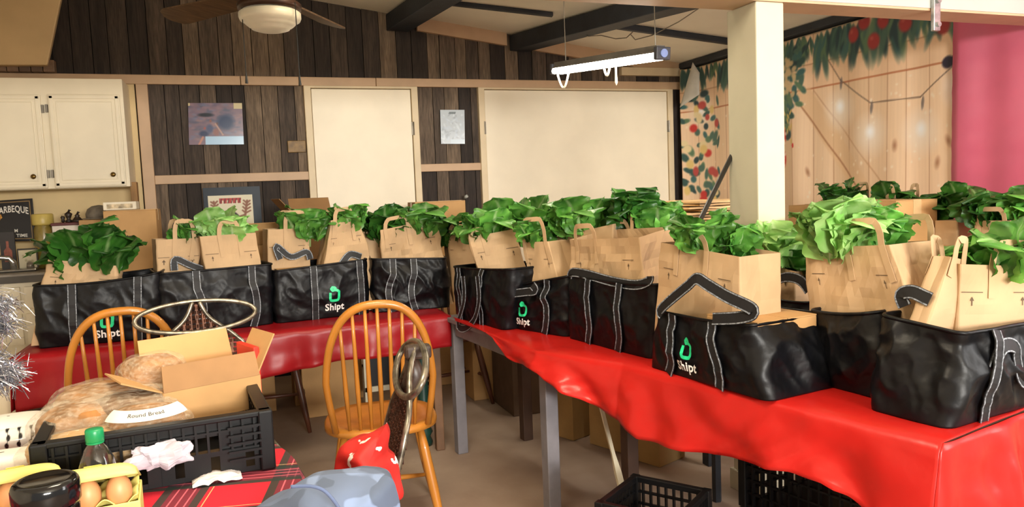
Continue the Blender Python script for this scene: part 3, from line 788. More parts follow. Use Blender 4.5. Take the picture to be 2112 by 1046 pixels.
# cloth on the left arm
rc = random.Random(21)
hem_pts = [(35, 852), (110, 838), (300, 820), (480, 790), (560, 776), (650, 758), (700, 745), (800, 735), (930, 716)]
def hem_z(x):
    zs = []
    for px, py in hem_pts:
        p = PY(px, py, LY0-.02); zs.append((p.x, p.z))
    if x <= zs[0][0]: return zs[0][1]
    for (xa, za), (xb, zb) in zip(zs, zs[1:]):
        if x <= xb: return za+(zb-za)*(x-xa)/(xb-xa)
    return zs[-1][1]
def fold(x): return .014*math.sin(x*11+1)+.010*math.sin(x*23+.4)+.006*math.sin(x*47)
def left_cloth():
    nx = 130; V = []; Fc = []
    xs = [LX0+(LX1-LX0)*i/nx for i in range(nx+1)]
    rows = []
    rows.append([(x, LY1+.01, hem_z(x)+.03) for x in xs])
    rows.append([(x, LY1, T+.002) for x in xs])
    for k in range(1, 8): rows.append([(x, LY1+(LY0-LY1)*k/8, T+.002+.003*mnoise.noise(Vector((x*5, k, 0)))) for x in xs])
    rows.append([(x, LY0, T+.001) for x in xs])
    for k in range(1, 13):
        v = k/12
        rows.append([(x, LY0-.008-.015*v-fold(x)*(v**.8)-.012*mnoise.noise(Vector((x*7, v*3, 2)))*v, T+.001+(hem_z(x)-T)*v) for x in xs])
    b = MB(); nw = nx+1
    for r in rows: V += r
    for j in range(len(rows)-1):
        for i in range(nx): Fc.append((j*nw+i, j*nw+i+1, (j+1)*nw+i+1, (j+1)*nw+i))
    # end skirts
    b.add(V, Fc)
    for xe, s_ in ((LX0, -1), (LX1, 1)):
        zz = T-.12 if s_ > 0 else hem_z(LX0)
        b.grid(lambda u, v: Vector((xe+s_*(.006+.014*v*math.sin(u*14)), LY1+(LY0-LY1)*u, T+(zz-T)*v)), 20, 6)
    return b
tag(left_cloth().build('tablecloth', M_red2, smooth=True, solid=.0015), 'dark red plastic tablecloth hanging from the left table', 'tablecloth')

# bright cloth over grey + folding table
edge = [gpt(.20, -.03, 0), gpt(.60, -.035, 0), gpt(gl+.02, -.035, 0), fpt(FL*.78, -.012, 0), fpt(FL*.5, -.012, 0), fpt(FL*.25, -.012, 0), fpt(0, -.012, 0)]
back = [gpt(.20, .45, 0), gpt(.60, .46, 0), fpt(FL-.02, FD+.01, 0), fpt(FL*.75, FD+.01, 0), fpt(FL*.5, FD+.01, 0), fpt(FL*.25, FD+.01, 0), fpt(0, FD+.01, 0)]
hem_px = [(965, 668), (985, 682), (1010, 698), (1042, 735), (1060, 748), (1095, 760), (1130, 782), (1240, 848), (1330, 900), (1420, 926), (1560, 952), (1640, 968), (1700, 990), (1750, 1020), (1800, 1060), (1860, 1130), (1930, 1190)]
def poly_at(P, s):
    L_ = [0]
    for a, c_ in zip(P, P[1:]): L_.append(L_[-1]+(c_-a).length)
    d = s*L_[-1]
    for i in range(len(P)-1):
        if d <= L_[i+1] or i == len(P)-2:
            return P[i].lerp(P[i+1], (d-L_[i])/(L_[i+1]-L_[i]))
hem_s = []
for px, py in hem_px:     # where the hem sits along the table edge
    best = None
    for i in range(201):
        p = poly_at(edge, i/200); q_ = Vector((p.x-.03, p.y, 0))
        d = q_-Vector((0, 0, 0)); rr = ray(px, py)
        tt = (q_.x*rr.x+q_.y*rr.y)/(rr.x**2+rr.y**2)
        err = math.hypot(q_.x-rr.x*tt, q_.y-rr.y*tt)
        if best is None or err < best[0]: best = (err, i/200, EYE+rr.z*tt)
    hem_s.append((best[1], best[2]))
hem_s.sort()
def hem_at(s):
    if s <= hem_s[0][0]: return hem_s[0][1]
    for (a, za), (c_, zc) in zip(hem_s, hem_s[1:]):
        if s <= c_: return za+(zc-za)*(s-a)/max(1e-6, c_-a)
    return hem_s[-1][1]
def right_cloth():
    nx = 260; rows = []; nw = nx+1
    def out(s):
        p = poly_at(edge, min(1, s+.01)); q_ = poly_at(edge, max(0, s-.01)); d = (p-q_).normalized(); return Vector((d.y, -d.x, 0))
    S = [i/nx for i in range(nw)]
    E_ = [poly_at(edge, s) for s in S]; B_ = [poly_at(back, s) for s in S]; O_ = [out(s) for s in S]
    for i in range(nw):
        if O_[i].dot(Vector((-1, -.3, 0))) < 0: O_[i] = -O_[i]
    rows.append([B_[i]+Vector((0, 0, T-.15)) for i in range(nw)])
    for k in range(0, 9):
        v = k/8; rows.append([B_[i].lerp(E_[i], v)+Vector((0, 0, T+.002+.003*mnoise.noise(Vector((S[i]*16, v*5, 1))))) for i in range(nw)])
    for k in range(1, 17):
        v = k/16; r = []
        for i in range(nw):
            s = S[i]; dz = hem_at(s)-T
            am = min(1, abs(dz)/.12)
            # swags fanning from the bag edge
            f_ = .008*math.sin(s*46+2.2*v)+.006*math.sin(s*83-3*v)+.02*math.sin((s*13-v*1.6)*2.2)
            n_ = (mnoise.noise(Vector((s*16-v*1.5, v*2.0, 7)))*.022-abs(mnoise.noise(Vector((s*24+v*2.5, v*1.2, 3))))*.024)
            r.append(E_[i]+O_[i]*max(.006, .012+.045*v*am+(f_+n_)*v*am*.8)+Vector((0, 0, T+.001+dz*v)))
        rows.append(r)
    b = MB(); V = []; Fc = []
    for r in rows: V += r
    for j in range(len(rows)-1):
        for i in range(nx): Fc.append((j*nw+i, j*nw+i+1, (j+1)*nw+i+1, (j+1)*nw+i))
    b.add(V, Fc)
    # end skirt at the near end with a corner fold
    c0 = E_[-1]; c1 = B_[-1]; o2 = -fa
    lo_z = .30
    prof = [r[-1] for r in rows[9:]]
    n2 = len(prof)-1
    def end(u, v):
        k = v*n2; i = min(n2-1, int(k)); pe = prof[i].lerp(prof[i+1], k-i)
        base = c0.lerp(c1, u)
        zz = T+(prof[-1].z-T)*v
        w_ = max(0, 1-u*2.2)
        q_ = Vector((base.x, base.y, zz))+o2*(.006+.05*v*(1+.5*math.sin(u*19+v*2))+.02*v*math.sin(u*37)+.012*mnoise.noise(Vector((u*6, v*5, 3))))
        return q_.lerp(pe, w_**3)
    b.grid(end, 44, 16)
    return b
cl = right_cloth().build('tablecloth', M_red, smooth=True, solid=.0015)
tag(cl, 'bright red plastic tablecloth draped over the right-hand table', 'tablecloth')

# ================================================================== totes, paper bags, greens
M_tote = mat('black_nylon', '#08090d', .42, var=.25, scale=30, bump=.2, bscale=20, spec=.28)
M_strap = mat('black_webbing', '#101014', .6, var=.2, scale=80)
M_stitch = mat('reflective_stitch', '#8d939b', .4, var=.4, scale=160)
M_logo_g = mat('logo_green', '#1fcf8c', .45, var=.02)
M_logo_w = mat('logo_white', '#f0f0ee', .45, var=.02)
M_paper = mat('kraft_paper', '#cbaa82', .75, var=.07, scale=5, bump=.06, bscale=30, transl=.12)
M_ink = mat('bag_ink', '#5a4630', .7, var=.05)
M_card = mat('cardboard', '#bb915d', .75, var=.06, scale=7, bump=.05, bscale=50)
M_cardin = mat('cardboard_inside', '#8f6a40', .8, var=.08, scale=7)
M_tape = mat('packing_tape', '#c7a87a', .22, var=.05)

class Sack:
    def __init__(s, A, B, TL, TR, depth, back_h=0.0, bulge=0.0, amp=0.0, nscale=9.0, ridge=False, rr=.02, sag=0.0, gusset=0.0, taper_back=0.0, seed=0):
        s.A, s.B = Vector(A), Vector(B)
        d = (s.B-s.A); d.z = 0; d.normalize(); n = Vector((-d.y, d.x, 0))
        if n.dot((s.A+s.B)/2-CAMP) < 0: n = -n
        s.n = n; s.d = d; s.depth = depth
        s.bc = [s.A, s.B, s.B+n*depth, s.A+n*depth]
        TL, TR = Vector(TL), Vector(TR)
        s.tc = [TL, TR, TR+n*(depth-taper_back)+Vector((0, 0, back_h)), TL+n*(depth-taper_back)+Vector((0, 0, back_h))]
        s.w = (s.B-s.A).length; s.h = ((TL.z-s.A.z)+(TR.z-s.B.z))/2
        s.bulge, s.amp, s.ns, s.ridge, s.rr, s.sag, s.gus, s.seed = bulge, amp, nscale, ridge, rr, sag, gusset, seed
        s.ctr = sum(s.bc, Vector())/4
    def bil(s, q, a, b): return q[0].lerp(q[1], a).lerp(q[3].lerp(q[2], a), b)
    def pos(s, a, b, v, outw):
        p = s.bil(s.bc, a, b).lerp(s.bil(s.tc, a, b), v)
        p.z -= s.sag*v*v*4*a*(1-a)*(1 if b < .5 else .6)
        k = s.bulge*math.sin(math.pi*min(1, v*.95+.02))*(.35+.65*4*a*(1-a) if b < .05 or b > .95 else .35+.65*4*b*(1-b))
        if s.amp:
            q = p+Vector((s.seed*3.1, s.seed*1.7, s.seed*.9))
            if s.ridge:
                nz = -abs(mnoise.noise(q*s.ns))*1.7+.45-abs(mnoise.noise(Vector((q.x+q.z*.5, q.y, q.z*.7))*s.ns*2.6))*.75-abs(mnoise.noise(Vector((q.x-q.z*.6, q.y, q.z))*s.ns*6))*.10
            else: nz = mnoise.noise(q*s.ns)+.5*mnoise.noise(q*s.ns*2.3)
            k += s.amp*nz*min(1, 4*v+.1)*min(1, (1-v)*6+.25)
        if s.gus and (a < .02 or a > .98):
            k -= s.gus*(1-abs(2*b-1))*v
        return p+outw*k
    def perim(s, nx, ny):
        r = min(s.rr, s.w*.3, s.depth*.3); w, d = s.w, s.depth; out = []
        def seg(p, q, n, o):
            for i in range(n):
                f = i/n; out.append(((p[0]+(q[0]-p[0])*f), (p[1]+(q[1]-p[1])*f), o))
        def arc(cx, cy, a0):
            for i in range(4):
                an = a0+math.pi/2*i/4
                out.append((cx+r*math.cos(an), cy+r*math.sin(an), (math.cos(an), math.sin(an))))
        seg((r, 0), (w-r, 0), nx, (0, -1)); arc(w-r, r, -math.pi/2)
        seg((w, r), (w, d-r), ny, (1, 0)); arc(w-r, d-r, 0)
        seg((w-r, d), (r, d), nx, (0, 1)); arc(r, d-r, math.pi/2)
        seg((0, d-r), (0, r), ny, (-1, 0)); arc(r, r, math.pi)
        return [(x/w, y/d, s.d*o[0]+s.n*o[1]) for x, y, o in out]
    def shell(s, nx=30, ny=16, nv=20, bottom=True):
        P = s.perim(nx, ny); m = len(P); b = MB(); vs = []; fs = []
        for j in range(nv+1):
            for a, bb, o in P: vs.append(s.pos(a, bb, j/nv, o))
        for j in range(nv):
            for i in range(m): fs.append((j*m+i, j*m+(i+1) % m, (j+1)*m+(i+1) % m, (j+1)*m+i))
        if bottom: fs.append(tuple(range(m-1, -1, -1)))
        s.top = vs[nv*m:]
        b.add(vs, fs); return b
    def front(s, a, v, off=.004):
        return s.pos(a, 0.0, v, -s.n)-s.n*off
    def right(s, bb, v, off=.004):
        return s.pos(1.0, bb, v, s.d)+s.d*off

def logo(t, S, a0, v0, size):
    """green carrier icon with the word below, on the front face; size = word width in metres"""
    def at(x, y): return S.front(a0+x/S.w, v0+y/S.h, .013)
    k = size
    put_text('logo_word', 'Shipt', lambda x, y: at(x*k*.47, y*k*.50), M_logo_w, t, bold=.028)
    st = k*.13; oy = k*.52
    path = [(-.34, .62), (-.36, .35), (-.36, .12), (-.30, .0), (-.15, -.03), (.15, -.03), (.30, .0), (.36, .12), (.38, .38), (.40, .66), (.26, .76), (.05, .80), (-.14, .76), (-.24, .90), (-.12, 1.02), (.06, .98), (.16, .86)]
    sm = []
    for i in range(len(path)-1):
        for q in range(3): f = q/3; sm.append((path[i][0]*(1-f)+path[i+1][0]*f, path[i][1]*(1-f)+path[i+1][1]*f))
    sm.append(path[-1]); vs = []; fs = []
    for i, (x, y) in enumerate(sm):
        x0, y0 = sm[max(0, i-1)]; x1, y1 = sm[min(len(sm)-1, i+1)]
        tx, ty = x1-x0, y1-y0; L_ = math.hypot(tx, ty) or 1; nx, ny = -ty/L_, tx/L_
        w_ = st/2
        vs += [at(x*k*.62+nx*w_, oy+y*k*.66+ny*w_), at(x*k*.62-nx*w_, oy+y*k*.66-ny*w_)]
    for i in range(len(sm)-1): fs.append((2*i, 2*i+1, 2*i+3, 2*i+2))
    b = MB(); b.add(vs, fs); b.build('logo_icon', M_logo_g, t)

def strap_parts(t, pts, n, width=.036, name='strap'):
    b = MB(); b.ribbon(pts, n, width, .0025); s = b.build(name, M_strap, t)
    m = len(pts); q = MB()
    for sd in (-1, 1):
        L_ = []
        for i in range(m):
            tg = (pts[min(i+1, m-1)]-pts[max(i-1, 0)]).normalized(); nn = Vector(n[i] if isinstance(n, list) else n).normalized()
            a = tg.cross(nn).normalized(); L_.append(pts[i]+a*(sd*width*.42)+nn*.0018)
        q.ribbon(L_, n, .0036, .002)
    q.build('stitching', M_stitch, s)
    return s

TOTES = {}
def tote(key, label, A, B, TL, TR, depth, straps=(.26, .74), word=None, handle=None, handle2=None, side_strap=None, amp=.014, bulge=.02, sag=.02, back_h=.0, ns=7.0, seed=1, strap_bend=0.0, taper_back=0.0):
    S = Sack(A, B, TL, TR, depth, back_h=back_h, bulge=bulge, amp=amp, nscale=ns, ridge=True, rr=.03, sag=sag, seed=seed, taper_back=taper_back)
    t = thing('tote_bag', label, 'tote bag', tuple(S.ctr), 0, 'black delivery tote bags on the tables')
    S.shell(80, 46, 46).build('body', M_tote, t, smooth=True, solid=.004)
    b = MB(); b.ring(S.top, .0055, 6); b.build('rim', M_tote, t, smooth=True)
    for i, a in enumerate(straps):
        bend = strap_bend*(1 if i == 0 else .7)
        pts = [S.front(a+bend*math.sin(math.pi*min(1, v/18*1.4))*(.5), v/18, .0085) for v in range(19)]
        strap_parts(t, pts, -S.n)
    if handle:
        P = []
        H_ = [S.A.lerp(S.B, 0)+Vector((0, 0, 0)), S.B]
        off = -S.n*handle.get('off', .03)
        for px, py in handle['px']:
            P.append(Pl(px, py, S.A+off, S.B+off))
        sm = smooth_path(P, 5)
        strap_parts(t, sm, -S.n+Vector((0, 0, .25)), .038, 'handle')
    if handle2:
        off = S.n*handle2.get('off', .1)
        P = [Pl(px, py, S.A+off, S.B+off) for px, py in handle2['px']]
        strap_parts(t, smooth_path(P, 5), -S.n+Vector((0, 0, .25)), .034, 'handle')
    if side_strap is not None:
        pass
    if word: logo(t, S, *word)
    TOTES[key] = S
    return S
def smooth_path(P, k=5):
    out = []
    n = len(P)
    for i in range(n-1):
        p0, p1, p2, p3 = P[max(0, i-1)], P[i], P[i+1], P[min(n-1, i+2)]
        for q in range(k):
            u = q/k
            out.append(.5*((2*p1)+(p2-p0)*u+(2*p0-5*p1+4*p2-p3)*u*u+(3*p1-p0-3*p2+p3)*u**3))
    out.append(P[-1]); return out
def tpx(key, label, fl, fr, tl, tr, depth, **kw):
    A, B = Pz(*fl, T+.004), Pz(*fr, T+.004)
    return tote(key, label, A, B, Pl(*tl, A, B), Pl(*tr, A, B), depth, **kw)

tpx('L1', 'black tote at the left end, white and green logo behind a chair back', (78, 720), (330, 697), (66, 590), (330, 562), .33, word=(.57, .10, .098), seed=1, sag=.015, straps=(.30, .82))
tpx('L2', 'black tote without visible logo behind the oval metal chair back', (332, 697), (566, 668), (326, 566), (563, 545), .33, seed=2, sag=.0, straps=(.31, .80), strap_bend=.10,
    handle2=dict(off=.10, px=[(360, 558), (362, 535), (395, 548), (430, 560)]))
tpx('L3', 'black tote with logo on the left table above the oak chair bow', (570, 668), (764, 646), (565, 560), (758, 535), .33, word=(.60, .15, .098), seed=3, straps=(.40, .90), sag=.0,
    handle2=dict(off=.10, px=[(578, 535), (570, 508), (600, 530), (632, 520), (640, 535)]), handle=dict(off=-.05, px=[(705, 545), (722, 525), (745, 530)]))
tpx('L4', 'black tote at the corner end of the left table, no logo showing', (768, 646), (928, 634), (765, 535), (922, 533), .33, seed=4, straps=(.28, .55), strap_bend=-.14, sag=.0, amp=.02)
tpx('R1', 'black tote with tangled hanging straps over the grey table leg', (940, 655), (1040, 682), (932, 550), (1050, 556), .34, seed=5, straps=(.16, .60), sag=.005,
    handle=dict(off=.03, px=[(985, 570), (988, 620), (978, 660), (958, 678), (945, 668), (957, 620), (955, 570)]))
tpx('R2', 'small-looking black tote with a crumpled logo beside the tangled straps', (1040, 674), (1170, 696), (1050, 592), (1172, 570), .36, word=(.36, .14, .088), seed=6, straps=(.06, .68), strap_bend=.16, sag=.0, amp=.02,
    handle=dict(off=.035, px=[(1010, 650), (1030, 640), (1050, 610), (1080, 603), (1104, 600), (1098, 588)]))
tpx('R3', 'black tote with two plain straps in the middle of the right table', (1170, 697), (1343, 742), (1170, 565), (1350, 588), .34, seed=7, straps=(.30, .66), strap_bend=.10, sag=.01,
    handle=dict(off=.0, px=[(1175, 572), (1180, 562), (1210, 566), (1260, 580), (1310, 588), (1338, 580), (1340, 570)]))
tpx('R4', 'black tote with logo and raised handle in front of the tall paper bag', (1337, 756), (1585, 830), (1352, 640), (1548, 672), .31, word=(.42, .16, .086), seed=8, straps=(.22, .66), strap_bend=.10, sag=.005, amp=.02, ns=6,
    handle=dict(off=.02, px=[(1366, 648), (1362, 640), (1382, 620), (1418, 590), (1437, 575), (1460, 588), (1500, 612), (1548, 635), (1552, 648), (1520, 656), (1470, 658)]))
tpx('R5', 'black tote with wrinkled plain end below the largest greens', (1682, 790), (1838, 832), (1668, 640), (1802, 645), .46, seed=9, straps=(), sag=.008, amp=.024, ns=6,
    handle=dict(off=-.02, px=[(1866, 632), (1858, 608), (1880, 602), (1905, 612), (1918, 618)]))
# R6: near corner tote, long face to the right
A = Pz(1955, 888, T+.004); Bq = A+Vector((.46, .065, 0)); 
TLq = Pl(1985, 690, A, Bq); TRq = Pl(2180, 655, A, Bq)
tote('R6', 'nearest black tote at the right edge with a twisted strap', A, Bq, TLq, TRq, .22, word=(.74, .30, .10), seed=10, straps=(.28, .95), strap_bend=-.05, sag=.0, amp=.024, ns=6, back_h=.02,
     handle=dict(off=.02, px=[(2046, 768), (2068, 716), (2094, 716), (2098, 745), (2108, 785), (2135, 792)]))
# totes of the second row
A = Pz(1535, 690, T+.004); Bq = Pz(1665, 720, T+.004)
tote('R7', 'black tote in the second row behind the raised handle', A, Bq, Pl(1535, 600, A, Bq), Pl(1665, 625, A, Bq), .3, seed=11, straps=(), sag=.01,
     handle=dict(off=.02, px=[(1545, 605), (1548, 575), (1580, 585), (1620, 572), (1650, 578), (1668, 600)]))
A = Vector((2.05, 1.62, T+.004)); Bq = Vector((2.15, 1.36, T+.004))

def paper_bag(label, host, bl, br, tl, tr, depth=.16, off=.06, seed=1, handles=True, amp=.006, group='kraft paper grocery bags', base=None, handle_h=.085, back_h=0.0, prints=True, hu=(.36, .66), lean=0.0):
    S0 = host
    A0, B0 = (S0.A+S0.n*off, S0.B+S0.n*off) if isinstance(host, Sack) else host
    b0, b1, t0, t1 = Pl(*bl, A0, B0), Pl(*br, A0, B0), Pl(*tl, A0, B0), Pl(*tr, A0, B0)
    zb = base if base is not None else T+.012
    def ext(t_, b_):
        if t_.z-b_.z < .02: return Vector((b_.x, b_.y, zb))
        k = (zb-b_.z)/(t_.z-b_.z); q = b_+(t_-b_)*max(-1.5, k); q.z = zb; return q
    q0, q1 = ext(t0, b0), ext(t1, b1)
    # keep the hidden base at least as wide as a bag
    S = Sack(q0, q1, t0, t1, depth, back_h=back_h, bulge=.006, amp=amp, nscale=11, rr=.006, gusset=.012, seed=seed)
    t = thing('paper_bag', label, 'paper bag', tuple(S.ctr), 0, group)
    S.shell(16, 8, 14).build('body', M_paper, t, solid=.0012)
    if handles:
        for which in (0, 1):
            off_ = 0.0 if which == 0 else 1.0
            def hp(a, v):
                if which == 0: return S.front(a, v, .003)
                p = S.pos(a, 1.0, v, S.n); return p+S.n*.003
            h = handle_h; up = Vector((0, 0, 1))
            a0, a1 = hu
            L_ = [hp(a0, .76), hp(a0, .88), hp(a0, 1.0)]
            e0, e1 = hp(a0, 1.0), hp(a1, 1.0)
            for k in range(1, 12):
                th = math.pi*k/12
                L_.append(e0.lerp(e1, .5-.5*math.cos(th))+up*(h*min(1, 1.35*math.sin(th))**.7)-S.n*(.012*math.sin(th)*(1 if which == 0 else -1)))
            L_ += [hp(a1, 1.0), hp(a1, .88), hp(a1, .76)]
            b = MB(); b.ribbon(L_, -S.n, .020, .0016); b.build('handle', M_paper, t)
    if prints:
        for a in (.16, .84):
            def at(x, y): return S.front(a+x/S.w, .80+y/S.h, .0025)
            b = MB(); k = min(.03, S.w*.13)
            b.add([at(-k, 0), at(k, 0), at(k, .0022), at(-k, .0022)], [(0, 1, 2, 3)])
            b.add([at(-.0012, -.034), at(.0012, -.034), at(.0012, -.018), at(-.0012, -.018)], [(0, 1, 2, 3)])
            b.add([at(-.005, -.021), at(.005, -.021), at(0, -.010)], [(0, 1, 2)])
            b.build('print', M_ink, t)
    return S
# leaves
def leaf_mesh(seed, wide, curl, ruffle, hue):
    r = random.Random(seed); nu, nv = 14, 18; b = MB()
    ph = r.uniform(0, 6)
    def fn(u, v):
        x = (u-.5)*2
        if v < .10: prof = .07
        else:
            k = (v-.10)/.90
            prof = max(.0, (1-abs(2*k**.85-1)**2.6))**.55
            prof = max(prof, .07 if v < .2 else .02)
        wd = wide*.5*prof
        ang = curl*max(0, v-.25)**1.5*1.5
        yy = -ang*.42*v; zz = v-.28*ang*v*v
        cup = .30*wide*(abs(x)**2)*prof*(.5-.9*v)
        edge = abs(x)**3*min(1, v*3)
        rf = ruffle*edge*(math.sin(v*23+ph+x*2.0)+.6*math.sin(v*41+ph*2-x))
        blis = .014*mnoise.noise(Vector((x*3.4, v*7, seed)))+.02*mnoise.noise(Vector((x*1.5, v*2.6, seed+3)))
        tip = .05*max(0, v-.8)*math.sin(x*9+ph)
        return Vector((x*wd*(1+.05*math.sin(v*27+ph)*abs(x)), yy-cup+rf+blis*1.6, zz+tip-.06*max(0, v-.8)*5*x*x))
    b.grid(fn, nu, nv)
    me = b.mesh('leaf'); me.polygons.foreach_set('use_smooth', [True]*len(me.polygons))
    cols = []
    dark, mid, pale = [np.array(lin(hexc(h))) for h in hue]
    for j in range(nv+1):
        for i in range(nu+1):
            u, v = i/nu, j/nv; x = abs(u-.5)*2
            rib = max(0, 1-x/.14)*(1-.55*v)
            vein = max(0, 1-abs(math.sin((v*5-x*1.5)*math.pi))/.30)*.30*(1-x)
            nz = min(1, max(0, .5+.9*mnoise.noise(Vector((u*3, v*4, seed*2.3)))))
            cc = dark*(1-nz)+mid*nz
            k = min(1, rib*.85+vein); cols.append(cc*(1-k)+pale*k)
    a = me.color_attributes.new('Col', 'FLOAT_COLOR', 'POINT'); c = np.ones((len(cols), 4), np.float32); c[:, :3] = np.array(cols); a.data.foreach_set('color', c.ravel())
    return me
M_leaf = mat('leaf', attr=True, rough=.38, spec=.5, transl=.25, rnd=.4, bump=.25, bscale=9)
HUE_D = ('#1d4a18', '#437f2c', '#9ab97c'); HUE_B = ('#72ac4e', '#a9d383', '#dcedc4'); HUE_M = ('#347029', '#70b04a', '#c2dca4')
LEAVES = {}
for nm, hue in (('d', HUE_D), ('m', HUE_M), ('b', HUE_B)):
    L_ = []
    for k in range(5):
        me = leaf_mesh(10+k, .80+.08*(k % 3), .40+.40*(k % 3), .034+.010*(k % 3), hue); me.materials.append(M_leaf); L_.append(me)
    LEAVES[nm] = L_
RG = random.Random(77)
def greens(label, px, py, dist, wpx, hpx, n=11, tone='m', size=None, stalk=True):
    """a bunch whose visible mass is centred on the pixel and wpx x hpx wide, at distance dist along the view axis"""
    c = Pd(px, py, dist); W = wpx/FPX*dist; Hh = hpx/FPX*dist
    base = c-Vector((0, 0, Hh*.5+.025))
    t = thing('leafy_greens', label, 'greens', tuple(base), 0, 'bunches of leafy greens')
    Ls = (size or max(.15, Hh*1.15))*1.12
    n = int(n*1.5)
    Mt = Matrix.Rotation(-YAW, 4, 'Z')
    for k in range(n):
        ph = 2*math.pi*(k*.618034)+RG.uniform(-.2, .2)
        rad = math.sqrt((k+.5)/n)
        lean = (.02+.46*rad)*RG.uniform(.75, 1.2)
        o = bpy.data.objects.new('leaf', LEAVES[tone][RG.randrange(5)]); COL.objects.link(o); o.parent = t
        bx = math.cos(ph)*W*.30*rad; by = math.sin(ph)*min(W*.24, .075)*rad
        spin = math.atan2(math.sin(ph)*.9, math.cos(ph))+math.pi/2+RG.uniform(-.6, .6)
        loc = Mt @ Vector((bx, by, RG.uniform(-.02, .03)))
        R_ = Mt @ Matrix.Rotation(spin, 4, 'Z') @ Matrix.Rotation(lean, 4, 'X') @ Matrix.Rotation(RG.uniform(-.3, .3), 4, 'Y') @ Matrix.Rotation(RG.uniform(-.5, .5), 4, 'Z')
        s = Ls*(1.10-.26*rad)*RG.uniform(.82, 1.1)
        o.matrix_local = Matrix.Translation(loc) @ R_ @ Matrix.Diagonal((s, s, s, 1))
    if stalk:
        b = MB()
        for k in range(5):
            a = 2*math.pi*k/5; b.tube([base+Vector((math.cos(a)*.010, math.sin(a)*.010, -.03)), base+Vector((math.cos(a)*.016, math.sin(a)*.016, .06))], .006, 6)
        b.build('stalks', mat('pale_stalk', '#a9c47c', .5, var=.1), t, smooth=True)
    return t
# ------------------------------------------------------------------ paper bags and their greens
def dist_of(S, k=.5):
    return ((S.tc[0]+S.tc[1])/2+S.n*(S.depth*k)-CAMP).dot(_f)
H_ = TOTES
# left table
S = paper_bag('crumpled paper bag in the leftmost tote, below drooping dark greens', H_['L1'], (85, 605), (240, 590), (100, 535), (238, 548), .20, .05, 1, handles=False, amp=.018)
greens('dark drooping greens in the leftmost paper bag, spreading widest', 185, 515, dist_of(S), 190, 95, 15, 'd', .26)
S = paper_bag('paper bag with an empty-looking handle beside the big carton', H_['L2'], (325, 565), (405, 560), (320, 495), (420, 490), .16, .14, 2, hu=(.4, .8))
greens('small greens inside the handle of the paper bag near the big carton', 388, 480, dist_of(S), 50, 35, 7, 'm', .14)
S = paper_bag('upright paper bag under the antler cartoon', H_['L2'], (425, 566), (540, 553), (411, 488), (528, 480), .16, .05, 3, hu=(.34, .68), handle_h=.06)
greens('light frilly greens behind the bag under the antler cartoon', 462, 468, dist_of(S, .6), 118, 46, 12, 'b', .17)
S = paper_bag('paper bag with a tote handle lying across it, left table', H_['L3'], (552, 545), (640, 535), (552, 474), (638, 470), .16, .15, 4, hu=(.42, .9))
greens('leafy greens in the bag behind the crossed tote handle', 632, 458, dist_of(S), 100, 60, 12, 'm', .18)
S = paper_bag('leaning paper bag above the logo tote on the left table', H_['L3'], (670, 540), (762, 528), (682, 455), (740, 446), .16, .06, 5, hu=(.15, .72), handle_h=.05, amp=.012)
greens('greens with bright tips in the leaning paper bag of the left table', 722, 448, dist_of(S), 70, 36, 9, 'm', .16)
S = paper_bag('shaded paper bag squeezed behind the crumpled one', H_['L4'], (752, 535), (800, 535), (748, 478), (800, 478), .16, .20, 6, handles=False, prints=False)
greens('tall dark greens rising before the plain cream door', 795, 450, dist_of(S, .3), 100, 90, 13, 'd', .22)
S = paper_bag('dented paper bag in the corner tote of the left table', H_['L4'], (790, 535), (915, 533), (783, 475), (898, 452), .17, .06, 7, hu=(.10, .5), handle_h=.05, amp=.02)
greens('broad flat greens in the dented paper bag', 868, 452, dist_of(S, .6), 115, 62, 13, 'm', .20)
S = paper_bag('paper bag in shadow at the corner of the two tables', (H_['L4'].A+H_['L4'].n*.12, H_['L4'].B+H_['L4'].n*.12), (928, 540), (985, 540), (922, 480), (990, 482), .15, .1, 8, prints=False, hu=(.1, .5), handle_h=.04)
greens('deep green bunch in shadow at the corner of the two tables', 925, 462, dist_of(S), 90, 80, 12, 'd', .20)
# right table
S = paper_bag('tilted paper bag in the tote with tangled straps', (Vector((1.0, 3.40, 0)), Vector((1.5, 3.26, 0))), (985, 553), (1082, 545), (965, 490), (1062, 472), .16, .06, 9, hu=(.06, .3), handle_h=.03, amp=.008)
greens('upright blue-green leaves in the tilted paper bag', 998, 462, dist_of(S, .5), 75, 62, 10, 'm', .20)
Sx = S
greens('large high bunch standing tallest above the corner', 1072, 440, dist_of(S)+.25, 120, 95, 15, 'm', .25)
S = paper_bag('narrow paper bag with a round handle before the tallest greens', H_['R2'], (1092, 580), (1150, 565), (1078, 500), (1130, 498), .17, .05, 10, hu=(.08, .92), handle_h=.10)
greens('greens seen through the round handle of the narrow bag', 1103, 482, dist_of(S), 48, 40, 8, 'm', .15)
S = paper_bag('wide plain paper bag behind the narrow one', (H_['R2'].A+H_['R2'].n*.18, H_['R2'].B+H_['R2'].n*.18), (1150, 570), (1260, 560), (1140, 490), (1265, 462), .16, .1, 11, hu=(.15, .4), prints=False, handle_h=.03)
greens('frilly greens filling the wide plain bag', 1200, 450, dist_of(S), 120, 62, 14, 'm', .19)
S = paper_bag('torn open paper bag without greens in the middle tote', H_['R3'], (1182, 585), (1330, 588), (1172, 495), (1318, 490), .18, .05, 12, hu=(.12, .42), handle_h=.055, amp=.016, back_h=.03)
S = paper_bag('paper bag standing behind the torn one', (H_['R3'].A+H_['R3'].n*.25, H_['R3'].B+H_['R3'].n*.25), (1250, 560), (1380, 560), (1248, 485), (1385, 480), .15, .1, 13, hu=(.1, .4), handle_h=.055)
greens('dark tuft of greens in front of the wide cream door', 1307, 432, dist_of(S)+.05, 62, 62, 10, 'd', .19)
